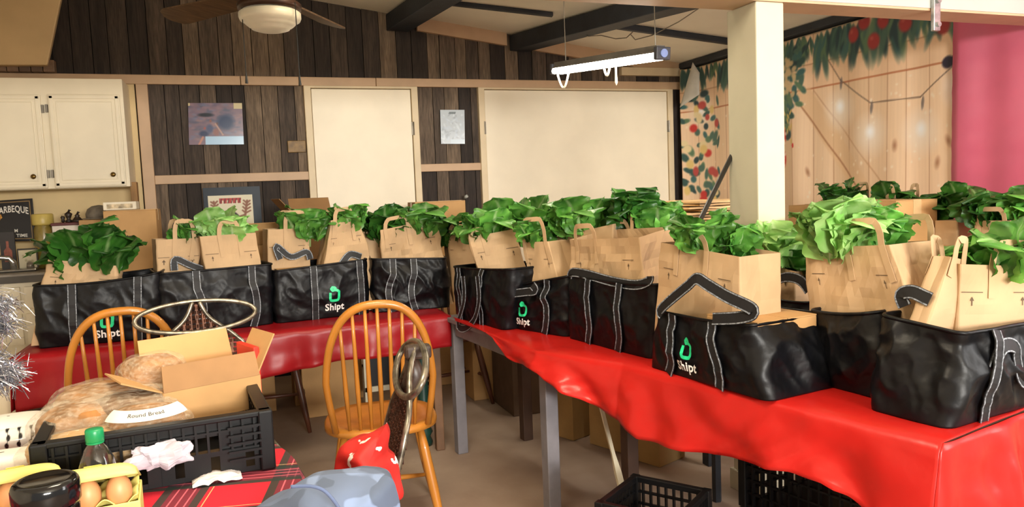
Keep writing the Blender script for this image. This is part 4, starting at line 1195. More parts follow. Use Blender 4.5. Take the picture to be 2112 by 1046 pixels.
greens('light greens beside the torn paper bag', 1358, 466, dist_of(S), 85, 50, 11, 'm', .17)
S = paper_bag('tall smooth paper bag in the tote with the raised handle', H_['R4'], (1353, 628), (1528, 650), (1362, 500), (1526, 530), .17, .05, 14, hu=(.25, .62), handle_h=.05, amp=.005)
greens('dark leafy greens in the tall smooth paper bag', 1455, 492, dist_of(S), 110, 48, 11, 'm', .16)
greens('small curled greens at the right edge of the tall smooth bag', 1515, 503, dist_of(S), 60, 42, 8, 'm', .14)
S = paper_bag('small paper bag nearly hidden under the pale greens', (H_['R7'].A+H_['R7'].n*.05, H_['R7'].B+H_['R7'].n*.05), (1550, 590), (1640, 600), (1545, 535), (1640, 560), .15, .1, 15, handles=False, prints=False)
greens('pale broad greens spreading between the two largest paper bags', 1618, 485, dist_of(S), 160, 95, 16, 'b', .19)
greens('dark lower leaves hanging under the pale broad greens', 1640, 545, dist_of(S)-.05, 90, 60, 9, 'd', .15)
S = paper_bag('largest paper bag with flared folds on the right table', H_['R5'], (1668, 640), (1885, 640), (1660, 512), (1835, 505), .20, .05, 16, hu=(.52, .92), handle_h=.07, amp=.010)
greens('pale tall greens in the largest paper bag', 1728, 475, dist_of(S), 120, 95, 15, 'b', .19)
greens('green leaves inside the handle of the largest paper bag', 1800, 482, dist_of(S), 75, 52, 9, 'm', .16)
_h = H_['R6']; _a = _h.A+_h.n*.14+_h.d*.02; NB = (_a, _a+Vector((.96, -.10, 0)).normalized()*.3)
S = paper_bag('nearest paper bag at the right edge with a long handle strap', NB, (1975, 690), (2125, 690), (1982, 545), (2135, 550), .10, .03, 17, hu=(.40, 1.0), handle_h=.06, amp=.006)
greens('green leaves at the right edge in the nearest paper bag', 2070, 525, dist_of(S), 120, 75, 12, 'm', .17)
# folded empty bag leaning beside it
A0, B0 = H_['R6'].A+H_['R6'].n*.11, H_['R6'].B+H_['R6'].n*.11
S = paper_bag('flattened paper bag leaning left of the nearest one, handle up', (A0, B0), (1912, 672), (1972, 685), (1962, 530), (1988, 536), .05, .1, 18, hu=(.2, .9), handle_h=.05, prints=False, amp=.004, base=.92)

# carton pieces showing at tote rims
def carton(label, c, ax, ay, h, flaps=None, tape=True, name='cardboard_box', group='cardboard boxes', m=None):
    """closed or open box: c base centre, ax/ay half-axes, h height; flaps: dict of side->(angle deg, length)"""
    c, ax, ay = Vector(c), Vector(ax), Vector(ay); up = Vector((0, 0, 1)); m = m or M_card
    t = thing(name, label, 'box', tuple(c), 0, group)
    th = .004
    if not flaps:
        b = MB(); b.obox(c+up*h/2, ax, ay, up*(h/2-.001)); b.build('body', m, t, bev=.004)
        na, nb = ax.normalized(), ay.normalized()
        for s_ in (-1, 1):   # top flaps with a seam
            b = MB(); b.obox(c+up*(h+.001)+ay*.5*s_, ax*.998, ay*.488, up*.0022); b.build('flap', m, t)
        if tape:
            b = MB(); b.obox(c+up*(h+.0042), ax*1.004, nb*.025, up*.0012)
            for s_ in (-1, 1): b.obox(c+ax*1.004*s_+up*(h-.03), na*.001, nb*.025, up*.033)
            b.build('tape', M_tape, t)
    else:
        b = MB(); na, nb = ax.normalized(), ay.normalized(); la, lb = ax.length, ay.length
        b.obox(c+up*.003, ax, ay, up*.003)
        for s_ in (-1, 1):
            b.obox(c+ay*s_-nb*s_*th/2+up*h/2, ax, nb*th/2, up*h/2); b.obox(c+ax*s_-na*s_*th/2+up*h/2, na*th/2, ay, up*h/2)
        b.build('body', m, t)
        for side, (ang, ln) in flaps.items():
            outv, along, half = {'f': (-nb, na, la), 'b': (nb, na, la), 'l': (-na, nb, lb), 'r': (na, nb, lb)}[side]
            e = c+up*h+outv*({'f': lb, 'b': lb, 'l': la, 'r': la}[side])
            d = outv*math.cos(math.radians(ang))+up*math.sin(math.radians(ang)); nn = d.cross(along).normalized()*.002
            b = MB(); b.hexa([e-along*half-nn, e+along*half-nn, e+along*half*.97+d*ln-nn, e-along*half*.97+d*ln-nn], [e-along*half+nn, e+along*half+nn, e+along*half*.97+d*ln+nn, e-along*half*.97+d*ln+nn])
            b.build('flap', m, t)
    return t
def in_tote(label, S, a0, a1, b0, b1, top, flaps=None):
    p = S.bil(S.bc, (a0+a1)/2, (b0+b1)/2); return carton(label, (p.x, p.y, T+.012), S.d*(S.w*(a1-a0)/2), S.n*(S.depth*(b1-b0)/2), top, flaps, False)
in_tote('cardboard box filling the front of the tote with the raised handle', H_['R4'], .50, .89, .07, .86, H_['R4'].h-.002)
in_tote('cardboard box edge showing in the crumpled-logo tote', H_['R2'], .10, .36, .40, .92, H_['R2'].h+.01)
in_tote('cardboard box edge at the rim of the logo tote on the left table', H_['L3'], .06, .40, .06, .36, H_['L3'].h-.02)
# ================================================================== boxes and things behind the tables
# left: big carton stack behind the left table
def pyb(px, py, Y): return PY(px, py, Y)
a = PY(212, 437, 4.95); d = PY(331, 560, 4.95)
carton('large cardboard box standing left of the antler cartoon', ((a.x+d.x)/2, 5.10, .62), ((d.x-a.x)/2, 0, 0), (0, .15, 0), a.z-.62)
carton('cardboard box on the floor under the large box', ((a.x+d.x)/2, 5.08, 0), (.24, 0, 0), (0, .17, 0), .615)
# white flat box on top
p0 = PY(216, 437, 5.1); p1 = PY(283, 421, 5.1)
t = thing('flat_white_box', 'flat white box lying on the large cardboard box', 'box', ((p0.x+p1.x)/2, 5.13, a.z+.007))
b = MB(); b.box(p0.x, p1.x, 5.05, 5.2, a.z+.007, a.z+.055); b.build('body', mat('white_card', '#e6dcc4', .6, var=.05), t, bev=.004)
b = MB(); b.box(p0.x+.02, p1.x-.02, 5.0485, 5.0495, a.z+.016, a.z+.042); b.build('label_print', mat('pale_label', '#cbb894', .6, var=.3, scale=40), t)
# grey dome beside it
p = PY(196, 438, 5.2)
t = thing('felt_hat', 'grey rounded felt hat behind the large cardboard box', 'hat', (p.x, 5.35, p.z-.03))
b = MB(); b.lathe([(.075, 0), (.078, .03), (.066, .06), (.04, .078), (.004, .084)], (p.x, 5.35, p.z-.04), 20); b.build('crown', mat('grey_felt', '#6e6558', .8, var=.15, scale=30), t, smooth=True)
b = MB(); b.lathe([(.05, 0), (.095, .004), (.095, .009), (.05, .012)], (p.x, 5.34, p.z-.045), 20); b.build('brim', MATS['grey_felt'], t, smooth=True)
b = MB(); b.box(p.x-.11, p.x+.10, 5.30, 5.56, .962, p.z-.046); tag(b.build('shelf_box', M_card, bev=.004), 'plain cardboard box on the counter under the grey hat', 'box')
CT = .962
# barbeque sign leaning on the counter
s0 = PY(-70, 500, 5.62); s1 = PY(75, 497, 5.62); s2 = PY(67, 409, 5.66); s3 = PY(-70, 418, 5.66)
c_ = [Vector((s0.x, s0.y, max(CT, s0.z))), s1, s2, s3]
t = thing('barbeque_sign', 'black tin barbeque sign with cream lettering on the counter', 'sign', (s1.x-.2, 5.62, s1.z))
sn = (c_[1]-c_[0]).cross(c_[3]-c_[0]).normalized()
if sn.y > 0: sn = -sn
b = MB(); b.slab([p_ for p_ in c_], sn*.006); b.build('plate', mat('black_tin', '#131010', .35, var=.1), t, bev=.01)
def sp(u, v, o_=.003): return c_[0].lerp(c_[1], u).lerp(c_[3].lerp(c_[2], u), v)+sn*o_
M_gold = mat('sign_gold', '#7d6238', .5)
b = MB()
for v in (.06, .94): b.add([sp(.04, v-.012), sp(.955, v-.012), sp(.955, v+.012), sp(.04, v+.012)], [(0, 1, 2, 3)])
for u in (.045, .95): b.add([sp(u-.008, .06), sp(u+.008, .06), sp(u+.008, .94), sp(u-.008, .94)], [(0, 1, 2, 3)])
b.build('border', M_gold, t)
M_scream = mat('sign_cream', '#d8d2c6', .5, var=.03)
put_text('lettering', 'BARBEQUE', lambda x, y: sp(.675+x*.098, .70+y*.22-.16*(x/2.7)**2*.5, .004), M_scream, t, bold=.02)
put_text('lettering', 'M', lambda x, y: sp(.72+x*.07, .215+y*.105, .004), M_scream, t, bold=.02)
put_text('lettering', 'TIME', lambda x, y: sp(.80+x*.075, .10+y*.105, .004), M_scream, t, bold=.02)
b = MB()
for k in range(14):
    an = k*2.4; r_ = .010+.028*(k/14)**.5; cu, cv = .46+math.cos(an)*r_*1.3, .60+math.sin(an)*r_*2.2
    b.add([sp(cu+.02*math.cos(q*1.05)*1.2, cv+.035*math.sin(q*1.05), .0045+.0001*k) for q in range(6)], [(0, 1, 2, 3, 4, 5)])
b.build('flame_emblem', mat('sign_orange', '#b9812c', .5, var=.2, scale=60), t)
# jar with yellow lid
p = PY(92, 500, 5.60)
t = thing('lidded_jar', 'glass jar with a wide yellow lid beside the barbeque sign', 'jar', (p.x, 5.6, CT))
zt = PY(92, 464, 5.6).z
b = MB(); b.lathe([(.05, CT), (.056, CT+.01), (.056, zt-.03), (.046, zt-.006), (.046, zt)], (p.x, 5.6, 0), 24); b.build('glass', mat('amber_jar', '#8c7836', .25, var=.25, scale=9, spec=.7), t, smooth=True)
b = MB(); b.lathe([(.060, zt), (.062, zt+.01), (.062, zt+.065), (.056, zt+.072), (.01, zt+.073)], (p.x, 5.6, 0), 28); b.build('lid', mat('yellow_lid', '#c2ab5a', .4, var=.06), t, smooth=True)
# white box with red top and figurines
p0 = PY(110, 505, 5.5); p1 = PY(182, 463, 5.5)
t = thing('white_storage_box', 'white box with a dark red top behind the leftmost greens', 'box', ((p0.x+p1.x)/2, 5.56, CT))
b = MB(); b.box(p0.x, p1.x, 5.50, 5.62, CT, p1.z); b.build('body', mat('white_card2', '#ddd4c6', .5, var=.05), t, bev=.004)
b = MB(); b.box(p0.x-.005, p1.x+.005, 5.495, 5.625, p1.z, p1.z+.018); b.build('lid', mat('dark_red_lid', '#5c1f1e', .5), t, bev=.003)
b = MB(); b.box(p0.x+.06, p0.x+.12, 5.497, 5.4995, p1.z-.08, p1.z-.045); b.build('handle_slot', mat('grey_slot', '#8d8880', .5), t)
M_fig = mat('dark_figurine', '#2c2018', .45, var=.3, scale=30)
for k, (px, pr, label) in enumerate(((130, [(.004, .0), (.012, .006), (.009, .02), (.014, .034), (.006, .044)], 'small pale-topped figurine on the dark red box top'),
                                     (142, [(.02, .0), (.022, .01), (.010, .02), (.016, .035), (.024, .055), (.004, .07)], 'upright dark bird figurine on the dark red box top'),
                                     (160, [(.034, .0), (.036, .008), (.024, .022), (.012, .036), (.016, .042), (.003, .055)], 'squat dark figurine on the dark red box top'))):
    p = PY(px, 455, 5.56)
    t = thing('figurine', label, 'figurine', (p.x, 5.56, p1.z+.018), 0, 'figurines on the white box')
    b = MB(); b.lathe(pr, (p.x, 5.56, p1.z+.018), 12); b.build('body', M_fig, t, smooth=True)
    zt_ = p1.z+.018+pr[-1][1]
    b = MB(); b.tube([(p.x, 5.56, zt_-.006), (p.x+.008, 5.555, zt_+.008), (p.x+.018, 5.55, zt_+.006)], [.006, .007, .002], 8); b.build('head', M_fig if k else mat('pale_figurine', '#cdb68d', .4), t, smooth=True)
# dark upright bottle picture, small frame and faucet
p0 = PY(2, 548, 5.48); p1 = PY(30, 478, 5.52)
t = thing('bottle_card', 'dark card with a red sauce bottle picture left of the small frame', 'card', ((p0.x+p1.x)/2, 5.5, CT))
b = MB(); b.box(p0.x, p1.x, 5.50, 5.515, CT, p1.z); b.build('card', mat('dark_card', '#25201e', .5), t)
b = MB(); bx = (p0.x+p1.x)/2; b.add([(bx-.022, 5.498, CT+.06), (bx+.022, 5.498, CT+.06), (bx+.022, 5.498, CT+.13), (bx+.007, 5.498, CT+.15), (bx+.007, 5.498, CT+.19), (bx-.007, 5.498, CT+.19), (bx-.007, 5.498, CT+.15), (bx-.022, 5.498, CT+.13)], [tuple(range(8))])
b.build('bottle_print', mat('sauce_red', '#8a4a38', .5, var=.2, scale=40), t)
p0 = PY(37, 543, 5.5); p1 = PY(78, 511, 5.52)
t = thing('small_frame', 'small framed print standing on the counter', 'picture', ((p0.x+p1.x)/2, 5.51, CT))
b = MB(); b.box(p0.x, p1.x, 5.50, 5.515, CT, p1.z); b.build('frame', mat('thin_dark_frame', '#3a342c', .5), t, bev=.003)
c = canvas(40, 32, (.80, .76, .64)); X, Z = cgrid(c, 4, 3.2)
for cx, cz, r_ in ((1.0, 2.2, .35), (2.6, 2.5, .3), (1.6, 1.4, .4), (3.0, 1.2, .5)): blob(c, X, Z, cx, cz, r_, r_*.8, (.62, .58, .44), 0, .6, .8)
blob(c, X, Z, 2.3, .7, .8, .8, (.35, .30, .24), 0, .5, .8)
print_sheet('print', lambda u, v: Vector((p0.x+.008+(p1.x-p0.x-.016)*u, 5.4985, CT+.012+(p1.z-CT-.022)*v)), c, M_print, t)
p = PY(25, 545, 5.42)
M_chrome = mat('chrome', '#b9bab8', .18, metal=.9, var=.05)
t = thing('sink_faucet', 'chrome kitchen faucet on the counter at the left edge', 'faucet', (p.x, 5.45, CT))
b = MB(); b.box(p.x-.12, p.x+.13, 5.40, 5.50, CT, CT+.018); b.build('base_plate', M_chrome, t, bev=.008)
b = MB(); b.tube([(p.x, 5.45, CT+.015), (p.x, 5.45, CT+.06), (p.x-.02, 5.44, CT+.085), (p.x-.10, 5.42, CT+.10), (p.x-.2, 5.40, CT+.11)], [.02, .018, .016, .014, .012], 12); b.build('spout', M_chrome, t, smooth=True)
b = MB(); b.tube([(p.x+.09, 5.45, CT+.015), (p.x+.09, 5.45, CT+.05)], [.022, .018], 12); b.build('handle', mat('grey_knob', '#8c8478', .3, metal=.4), t, smooth=True)

# open cartons showing between bags
p = PY(545, 470, 4.50)
carton('open cardboard box with tan flaps below the antler cartoon', (p.x, 4.55, .735), (.17, 0, 0), (0, .11, 0), .36, {'f': (62, .14), 'r': (70, .16), 'l': (60, .12)}, m=M_card)
p = PY(645, 430, 4.62)
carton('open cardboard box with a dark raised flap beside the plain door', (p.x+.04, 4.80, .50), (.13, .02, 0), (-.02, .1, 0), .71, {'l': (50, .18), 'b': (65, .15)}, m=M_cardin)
carton('cardboard box supporting the dark-flap box behind the table', (p.x+.04, 4.80, 0), (.16, 0, 0), (0, .12, 0), .49)
p = PY(895, 440, 5.08)
carton('tall cardboard box behind the dented paper bag', (p.x+.05, 5.2, .62), (.18, 0, 0), (0, .12, 0), .665)
carton('cardboard box on the floor behind the left table near the corner', (p.x+.05, 5.2, 0), (.2, 0, 0), (0, .15, 0), .615)
# right: back table with boxes and bags
t = thing('back_table', 'brown table along the right wall carrying boxes and bags', 'table', (3.2, 2.75, 0))
b = MB(); b.box(2.82, 3.6, 1.7, 3.8, T-.04, T-.004); b.build('tabletop', M_tbl, t, bev=.004)
for x in (2.87, 3.55):
    for y in (1.76, 3.74):
        b = MB(); b.box(x-.025, x+.025, y-.025, y+.025, 0, T-.04); b.build('leg', M_tbl, t)
def carton_px(label, x0, x1, ytop, Xf, depth, zbase, side=None, **kw):
    """box whose left face (facing the camera side, plane X=Xf) spans pixels x0..x1"""
    p, q_ = PX(x0, ytop, Xf), PX(x1, ytop, Xf)
    h = (p.z+q_.z)/2-zbase
    return carton(label, (Xf+depth/2, (p.y+q_.y)/2, zbase), (0, abs(p.y-q_.y)/2, 0), (depth/2, 0, 0), h, **kw)
carton_px('small taped cardboard box against the backdrop right of the post', 1626, 1684, 425, 3.15, .3, .72)
carton_px('cardboard box with a lettuce bag behind it on the back table', 1688, 1848, 416, 2.88, .26, .90)
carton_px('cardboard box beneath the upper box on the back table', 1690, 1846, 500, 2.86, .28, .72)
carton_px('long wooden-brown cardboard box in front of the back paper bags', 1850, 1992, 515, 2.84, .20, .72)
def back_bag(label, x0, x1, yt, Xf, seed, **kw):
    A0, B0 = Vector((Xf, 4, 0)), Vector((Xf, 1, 0))
    return paper_bag(label, (A0, B0), (x0, yt+110), (x1, yt+110), (x0, yt), (x1, yt), .17, .1, seed, base=T+.001, group='paper bags on the back table', **kw)
S = back_bag('leaning paper bag leftmost of those on the back table', 1866, 1922, 470, 3.08, 31, handles=False, prints=False)
greens('curly dark greens in the leftmost bag of the back table', 1925, 422, dist_of(S)+.05, 72, 62, 13, 'd', .18)
S = back_bag('shaded paper bag second on the back table', 1928, 1975, 455, 3.10, 32, handles=False, prints=False)
greens('dark greens in the second paper bag of the back table', 1985, 410, dist_of(S)+.05, 50, 48, 9, 'd', .16)
S = back_bag('paper bag with two handles third on the back table', 2010, 2085, 455, 3.06, 33, hu=(.15, .85), handle_h=.05)
greens('broad green leaves in the third paper bag of the back table', 2045, 425, dist_of(S)+.05, 75, 72, 13, 'd', .19)
S = back_bag('paper bag cut by the right edge on the back table', 2090, 2150, 448, 3.10, 34, handles=False, prints=False)
greens('greens at the right edge on the back table', 2108, 425, dist_of(S)+.05, 60, 55, 9, 'm', .17)
A0, B0 = Vector((3.2, 4, 0)), Vector((3.2, 1, 0))
S = paper_bag('paper bag hidden behind the upper cardboard box', (A0, B0), (1700, 480), (1780, 480), (1692, 412), (1775, 412), .15, .1, 35, base=T+.001, prints=False, group='paper bags on the back table')
greens('flat tuft of greens above the upper cardboard box', 1738, 396, dist_of(S), 95, 32, 11, 'd', .15)
S = paper_bag('paper bag right of the upper cardboard box', (A0, B0), (1815, 490), (1860, 490), (1815, 418), (1862, 418), .15, .1, 36, base=T+.001, prints=False, group='paper bags on the back table')
greens('small upright greens right of the upper cardboard box', 1838, 408, dist_of(S), 40, 48, 8, 'd', .16)

# dark stand with water packs and flattened bags, left of the post
t = thing('dark_stand', 'dark stand with slim legs behind the right table', 'stand', (2.25, 3.3, 0))
b = MB(); b.box(2.02, 2.58, 2.95, 3.62, .70, .735); b.build('top', M_darkwood, t, bev=.004)
for x in (2.045, 2.555):
    for y in (2.975, 3.595):
        b = MB(); b.box(x-.025, x+.025, y-.025, y+.025, 0, .70); b.build('leg', M_darkwood, t, bev=.003)
M_water = mat('blue_water_pack', '#4e74b0', .18, var=.5, scale=22, spec=.7, col2='#c5d4e6')
for k, (y, label) in enumerate(((3.06, 'blue shrink-wrapped water pack nearest the post'), (3.40, 'blue shrink-wrapped water pack under the flattened bags'))):
    t = thing('water_pack', label, 'water pack', (2.30, y, .735), 0, 'water packs on the dark stand')
    for i in range(3):
        for j in range(2):
            cx, cy = 2.14+i*.13, y-.05+j*.12
            b = MB(); b.lathe([(.045, .737), (.055, .75), (.055, .98), (.045, 1.04), (.02, 1.09), (.016, 1.12)], (cx, cy, 0), 12); o = b.build('bottle', M_water, t, smooth=True)
            b = MB(); b.lathe([(.018, 1.12), (.018, 1.138)], (cx, cy, 0), 10); b.build('bottle_cap', mat('cap_blue', '#1d3f8f', .4), o)
    b = MB(); b.box(2.08, 2.46, y-.11, y+.13, .737, 1.05); b.build('shrink_wrap', plastic_wrap('clear_wrap', '#dfe8f5', .22), t, bev=.03)
    b = MB(); b.box(2.077, 2.463, y-.113, y+.133, .82, .95); b.build('label_band', mat('navy_band', '#1e3f86', .3), t)
rk = random.Random(4)
ORD = ['topmost', 'second from top', 'third from top', 'fourth from top', 'middle', 'fourth from bottom', 'third from bottom', 'second from bottom', 'lowest']
for k in range(9):
    z = 1.142+k*.0135; cx, cy = 2.22+rk.uniform(-.03, .03), 3.33+rk.uniform(-.03, .03)
    a = rk.uniform(-.25, .25); ax_ = Vector((math.cos(a), math.sin(a), 0)); ay_ = Vector((-ax_.y, ax_.x, 0))
    b = MB(); b.grid(lambda u, v: Vector((cx, cy, z+.004+.004*mnoise.noise(Vector((u*3, v*3, k)))))+ax_*(u-.5)*.34+ay_*(v-.5)*.44, 6, 6)
    tag(b.build('flat_paper_bag', mat('flat_kraft', '#c9a878', .7, var=.1, rnd=.3), solid=.009), ORD[8-k]+' flattened kraft paper bag in the stack left of the post', 'paper bag', 'flattened paper bags in a stack')
b = MB(); p = Pd(1494, 352, 3.15); q_ = Pd(1436, 470, 3.02); dr_ = (q_-p).normalized(); e0_ = p-dr_*.35; e1_ = q_+dr_*((q_.z-.74)/-dr_.z if dr_.z else 0)
b.tube([p-dr_*.12, e1_], .010, 10)
tag(b.build('black_pole', mat('black_pole', '#25221f', .4), smooth=True), 'thin black pole leaning left of the post', 'pole')

# ------------------------------------------------------------------ boxes and crates on the floor
def floor_carton(label, x0, x1, y0, y1, h, rz=0.0, m=None):
    ax_ = Vector((math.cos(rz), math.sin(rz), 0))*((x1-x0)/2); ay_ = Vector((-math.sin(rz), math.cos(rz), 0))*((y1-y0)/2)
    return carton(label, ((x0+x1)/2, (y0+y1)/2, 0), ax_, ay_, h, m=m)
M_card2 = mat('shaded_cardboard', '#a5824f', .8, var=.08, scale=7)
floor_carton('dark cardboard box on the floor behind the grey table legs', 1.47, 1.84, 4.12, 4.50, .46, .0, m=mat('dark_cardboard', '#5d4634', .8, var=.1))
floor_carton('cardboard box on the floor against the far side of the dark box', 1.36, 1.80, 4.56, 4.90, .50, 0)
_ca, _cb = Vector((.36, -.93, 0)).normalized(), Vector((.93, .36, 0)).normalized()
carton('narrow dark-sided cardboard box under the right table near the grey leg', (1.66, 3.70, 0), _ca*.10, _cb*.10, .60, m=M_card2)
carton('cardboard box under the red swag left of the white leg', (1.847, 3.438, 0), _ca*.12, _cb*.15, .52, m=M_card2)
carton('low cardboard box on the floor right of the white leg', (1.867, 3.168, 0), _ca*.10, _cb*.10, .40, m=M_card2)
t0 = floor_carton('wide pale cardboard panel on the floor behind the oak chair', .28, .72, 5.0, 5.3, .5)
floor_carton('pale cardboard box on the floor left of the oak chair', -.30, .16, 4.95, 5.3, .5)
# white frame with a dark panel leaning behind the oak chair
p0 = Pz(757, 812, 0.0); 
p0 = Pd(753, 811, 4.75); p1 = Pd(808, 735, 4.75)
t = thing('display_board', 'white-edged display board around a black panel seen behind the oak chair spindles', 'board', ((p0.x+p1.x)/2, p0.y, 0))
b = MB(); yb = p0.y
for x0, x1, z0, z1 in ((p0.x, p0.x+.03, 0, .62), (p1.x+.08, p1.x+.11, 0, .62), (p0.x, p1.x+.11, p0.z, p0.z+.035), (p0.x, p1.x+.11, .59, .62)): b.box(x0, x1, yb, yb+.03, z0, z1)
b.build('frame', M_wleg, t, bev=.003)
b = MB(); b.box(p0.x+.02, p1.x+.1, yb+.012, yb+.022, p0.z+.02, .6); b.build('panel', mat('black_panel', '#121114', .5), t)

M_crate = mat('black_crate_plastic', '#0b0b0d', .42, var=.15, spec=.3)
def crate(label, c, ax, ay, h, nbx=8, nby=6, rows=3, bars=True):
    c, ax, ay = Vector(c), Vector(ax), Vector(ay); na, nb = ax.normalized(), ay.normalized(); la, lb = ax.length, ay.length; up = Vector((0, 0, 1))
    t = thing('plastic_crate', label, 'crate', tuple(c), 0, 'black plastic crates')
    b = MB(); b.obox(c+up*.005, ax*.97, ay*.97, up*.004)
    b.build('base', M_crate, t)
    b = MB()
    for s_ in (-1, 1):
        b.obox(c+ay*s_+up*(h-.010), ax*1.015, nb*.010, up*.010); b.obox(c+ax*s_+up*(h-.010), na*.010, ay*1.015, up*.010)
    b.build('rim', M_crate, t, bev=.003)
    for o_, d_, l_, n_ in ((ay, na, la, nbx), (-ay, na, la, nbx), (ax, nb, lb, nby), (-ax, nb, lb, nby)):
        b = MB(); nn = o_.normalized()
        b.obox(c+o_*.985+up*(h*.5), d_*l_*.99, nn*.0015, up*(h*.48)) if not bars else None
        for i in range(n_+1):
            x = -l_+2*l_*i/n_; b.obox(c+o_+d_*x*.99+up*h/2, d_*.003, nn*.006, up*(h/2-.004))
        for j in range(rows+1):
            z = .008+(h-.02)*j/rows; b.obox(c+o_+up*z, d_*l_, nn*.006, up*.003)
        b.build('side_panel', M_crate, t)
    for sa in (-1, 1):
        for sb in (-1, 1):
            b = MB(); b.obox(c+ax*sa+ay*sb+up*h/2, na*.014, nb*.014, up*h/2); b.build('corner_post', M_crate, t, bev=.003)
    return t
# crates under the right table
def px_of(P_):
    q = P_-CAMP; d = q.dot(_f); return 1056+FPX*q.dot(_r2)/d, 523-FPX*q.dot(_u2)/d
s_c = min((abs(px_of(fpt(i/200*FL, .12, .45))[0]-1530), i/200*FL) for i in range(200))[1]
CRC = fpt(s_c-.24, .12+.22, 0)
crate('black crate under the red cloth at the lower right, upper of the pair', (CRC.x, CRC.y, .30), fb*.21, fa*.24, .235, 14, 14, 5)
crate('black crate under the red cloth at the lower right, lower of the pair', (CRC.x, CRC.y, .06), fb*.21, fa*.24, .235, 14, 14, 5)
p = Pd(1262, 1022, 2.25)
crate('small black crate before the white table leg at the bottom', (p.x+.155, p.y+.02, p.z-.255), Vector((.07, -.10, 0)), Vector((.10, .07, 0)), .22, 9, 9, 5)
b = MB(); b.obox((p.x+.155, p.y+.02, (p.z-.257)/2), Vector((.066, -.095, 0)), Vector((.095, .066, 0)), (0, 0, (p.z-.26)/2)); tag(b.build('step_box', M_darkwood, bev=.006), 'dark box beneath the small black crate', 'box')
b = MB(); b.obox((CRC.x, CRC.y, .029), fb*.2, fa*.24, (0, 0, .028)); tag(b.build('floor_pallet', M_darkwood), 'dark pallet below the pair of crates', 'pallet')
# loose leaf in the crate
o = bpy.data.objects.new('loose_leaf', LEAVES['m'][1]); COL.objects.link(o); q_ = Pd(1562, 958, 1.80)
q_ = CRC-fb*.205+fa*.17; o.location = (q_.x, q_.y, .545); o.rotation_euler = (2.6, .2, .4); o.scale = (.09, .09, .09); tag(o, 'single green leaf poking out of the upper black crate', 'leaf')
# pale card tag on the crate
# ------------------------------------------------------------------ chairs
M_oak = mat('golden_oak', '#b9772a', .35, var=.12, scale=9, stretch=(1, 1, .3), bump=.03, coat=.3)
M_dkoak = mat('dark_walnut', '#5a3220', .4, var=.2, scale=9)
def windsor(label, loc, rz, m, group, nsp=7, bow_w=.205, bow_h=.50, short=False):
    t = thing('windsor_chair', label, 'chair', loc, rz, group); W = wm(t)
    def B_(b, name, par=t, **k): return b.build(name, m, par, world=False, **k)
    b = MB(); vs = []; n = 36
    def outline(a, k=1.0):
        x = .225*k*math.copysign(abs(math.cos(a))**.75, math.cos(a)); y = .215*k*math.copysign(abs(math.sin(a))**.75, math.sin(a)); return x, y
    prof = [(.0, .415, 1), (.90, .415, 1), (1.0, .425, 1), (1.0, .440, 1), (.96, .452, 1), (.8, .448, 1), (.5, .440, 1), (.0, .438, 1)]
    fs = []
    for r, z, _ in prof:
        for k in range(n): x, y = outline(2*math.pi*k/n, max(r, .01)); vs.append((x, y, z))
    for j in range(len(prof)-1):
        for k in range(n): fs.append((j*n+k, j*n+(k+1) % n, (j+1)*n+(k+1) % n, (j+1)*n+k))
    b.add(vs, fs); B_(b, 'seat', smooth=True)
    def bow(a):   # a 0..pi
        x = bow_w*math.copysign(abs(math.cos(a))**.78, math.cos(a)); h = bow_h*math.sin(a)**.62
        return Vector((x*(.86+.14*min(1, h/.2)), -.165-.20*(h/.5)*.55, .445+h))
    b = MB(); b.tube([bow(math.pi*i/40) for i in range(41)], [.013+.003*math.sin(math.pi*i/40) for i in range(41)], 10); B_(b, 'bow', smooth=True)
    for i in range(nsp):
        f = (i+1)/(nsp+1)*2-1
        x0 = f*.165; a = math.acos(max(-1, min(1, f*.86))); top = bow(a)
        # bow point straight above
        best = min((bow(math.pi*k/200) for k in range(1, 200)), key=lambda p: abs(p.x-f*.185)); bot = Vector((x0, -.17+.02*(1-f*f)*-1, .448))
        b = MB(); mid = bot.lerp(best, .35); b.tube([bot, mid, bot.lerp(best, .7), best], [.006, .0095, .0075, .006], 8); B_(b, 'spindle', smooth=True)
    feet = {}
    for sx in (-1, 1):
        for sy in (-1, 1):
            p = Vector((sx*.145, sy*.14, .425)); q_ = Vector((sx*.215, sy*.215, 0)); feet[sx, sy] = (p, q_)
            b = MB(); b.tube([q_, q_.lerp(p, .25), q_.lerp(p, .45), q_.lerp(p, .8), p], [.011, .017, .02, .019, .014], 10); B_(b, 'leg', smooth=True)
    for sx in (-1, 1):
        b = MB(); p = feet[sx, -1][1].lerp(feet[sx, -1][0], .42); q_ = feet[sx, 1][1].lerp(feet[sx, 1][0], .42); b.tube([p, p.lerp(q_, .5), q_], [.008, .013, .008], 8); B_(b, 'stretcher', smooth=True)
    p = feet[-1, -1][1].lerp(feet[-1, -1][0], .42); q_ = feet[-1, 1][1].lerp(feet[-1, 1][0], .42); l = p.lerp(q_, .5); l2 = Vector((-l.x, l.y, l.z))
    b = MB(); b.tube([l, l.lerp(l2, .5), l2], [.008, .013, .008], 8); B_(b, 'stretcher', smooth=True)
    return t
G = 'oak bow-back chairs before the left table'
windsor('golden oak bow-back chair in the centre before the left table', (.50, 3.02, 0), math.radians(-8), M_oak, G)
q_ = Pz(228, 640, .945)
windsor('golden oak bow-back chair behind the black bread crate', (q_.x+.02, q_.y+.22, 0), math.radians(4), M_oak, G)
G = 'dark chairs behind the left table'
windsor('dark wooden chair under the left table, legs seen left of the centre chair', (.12, 4.62, 0), math.radians(175), M_dkoak, G, bow_h=.40)
windsor('dark wooden chair under the table corner beside the grey leg', (1.20, 4.62, 0), math.radians(190), M_dkoak, G, bow_h=.40)
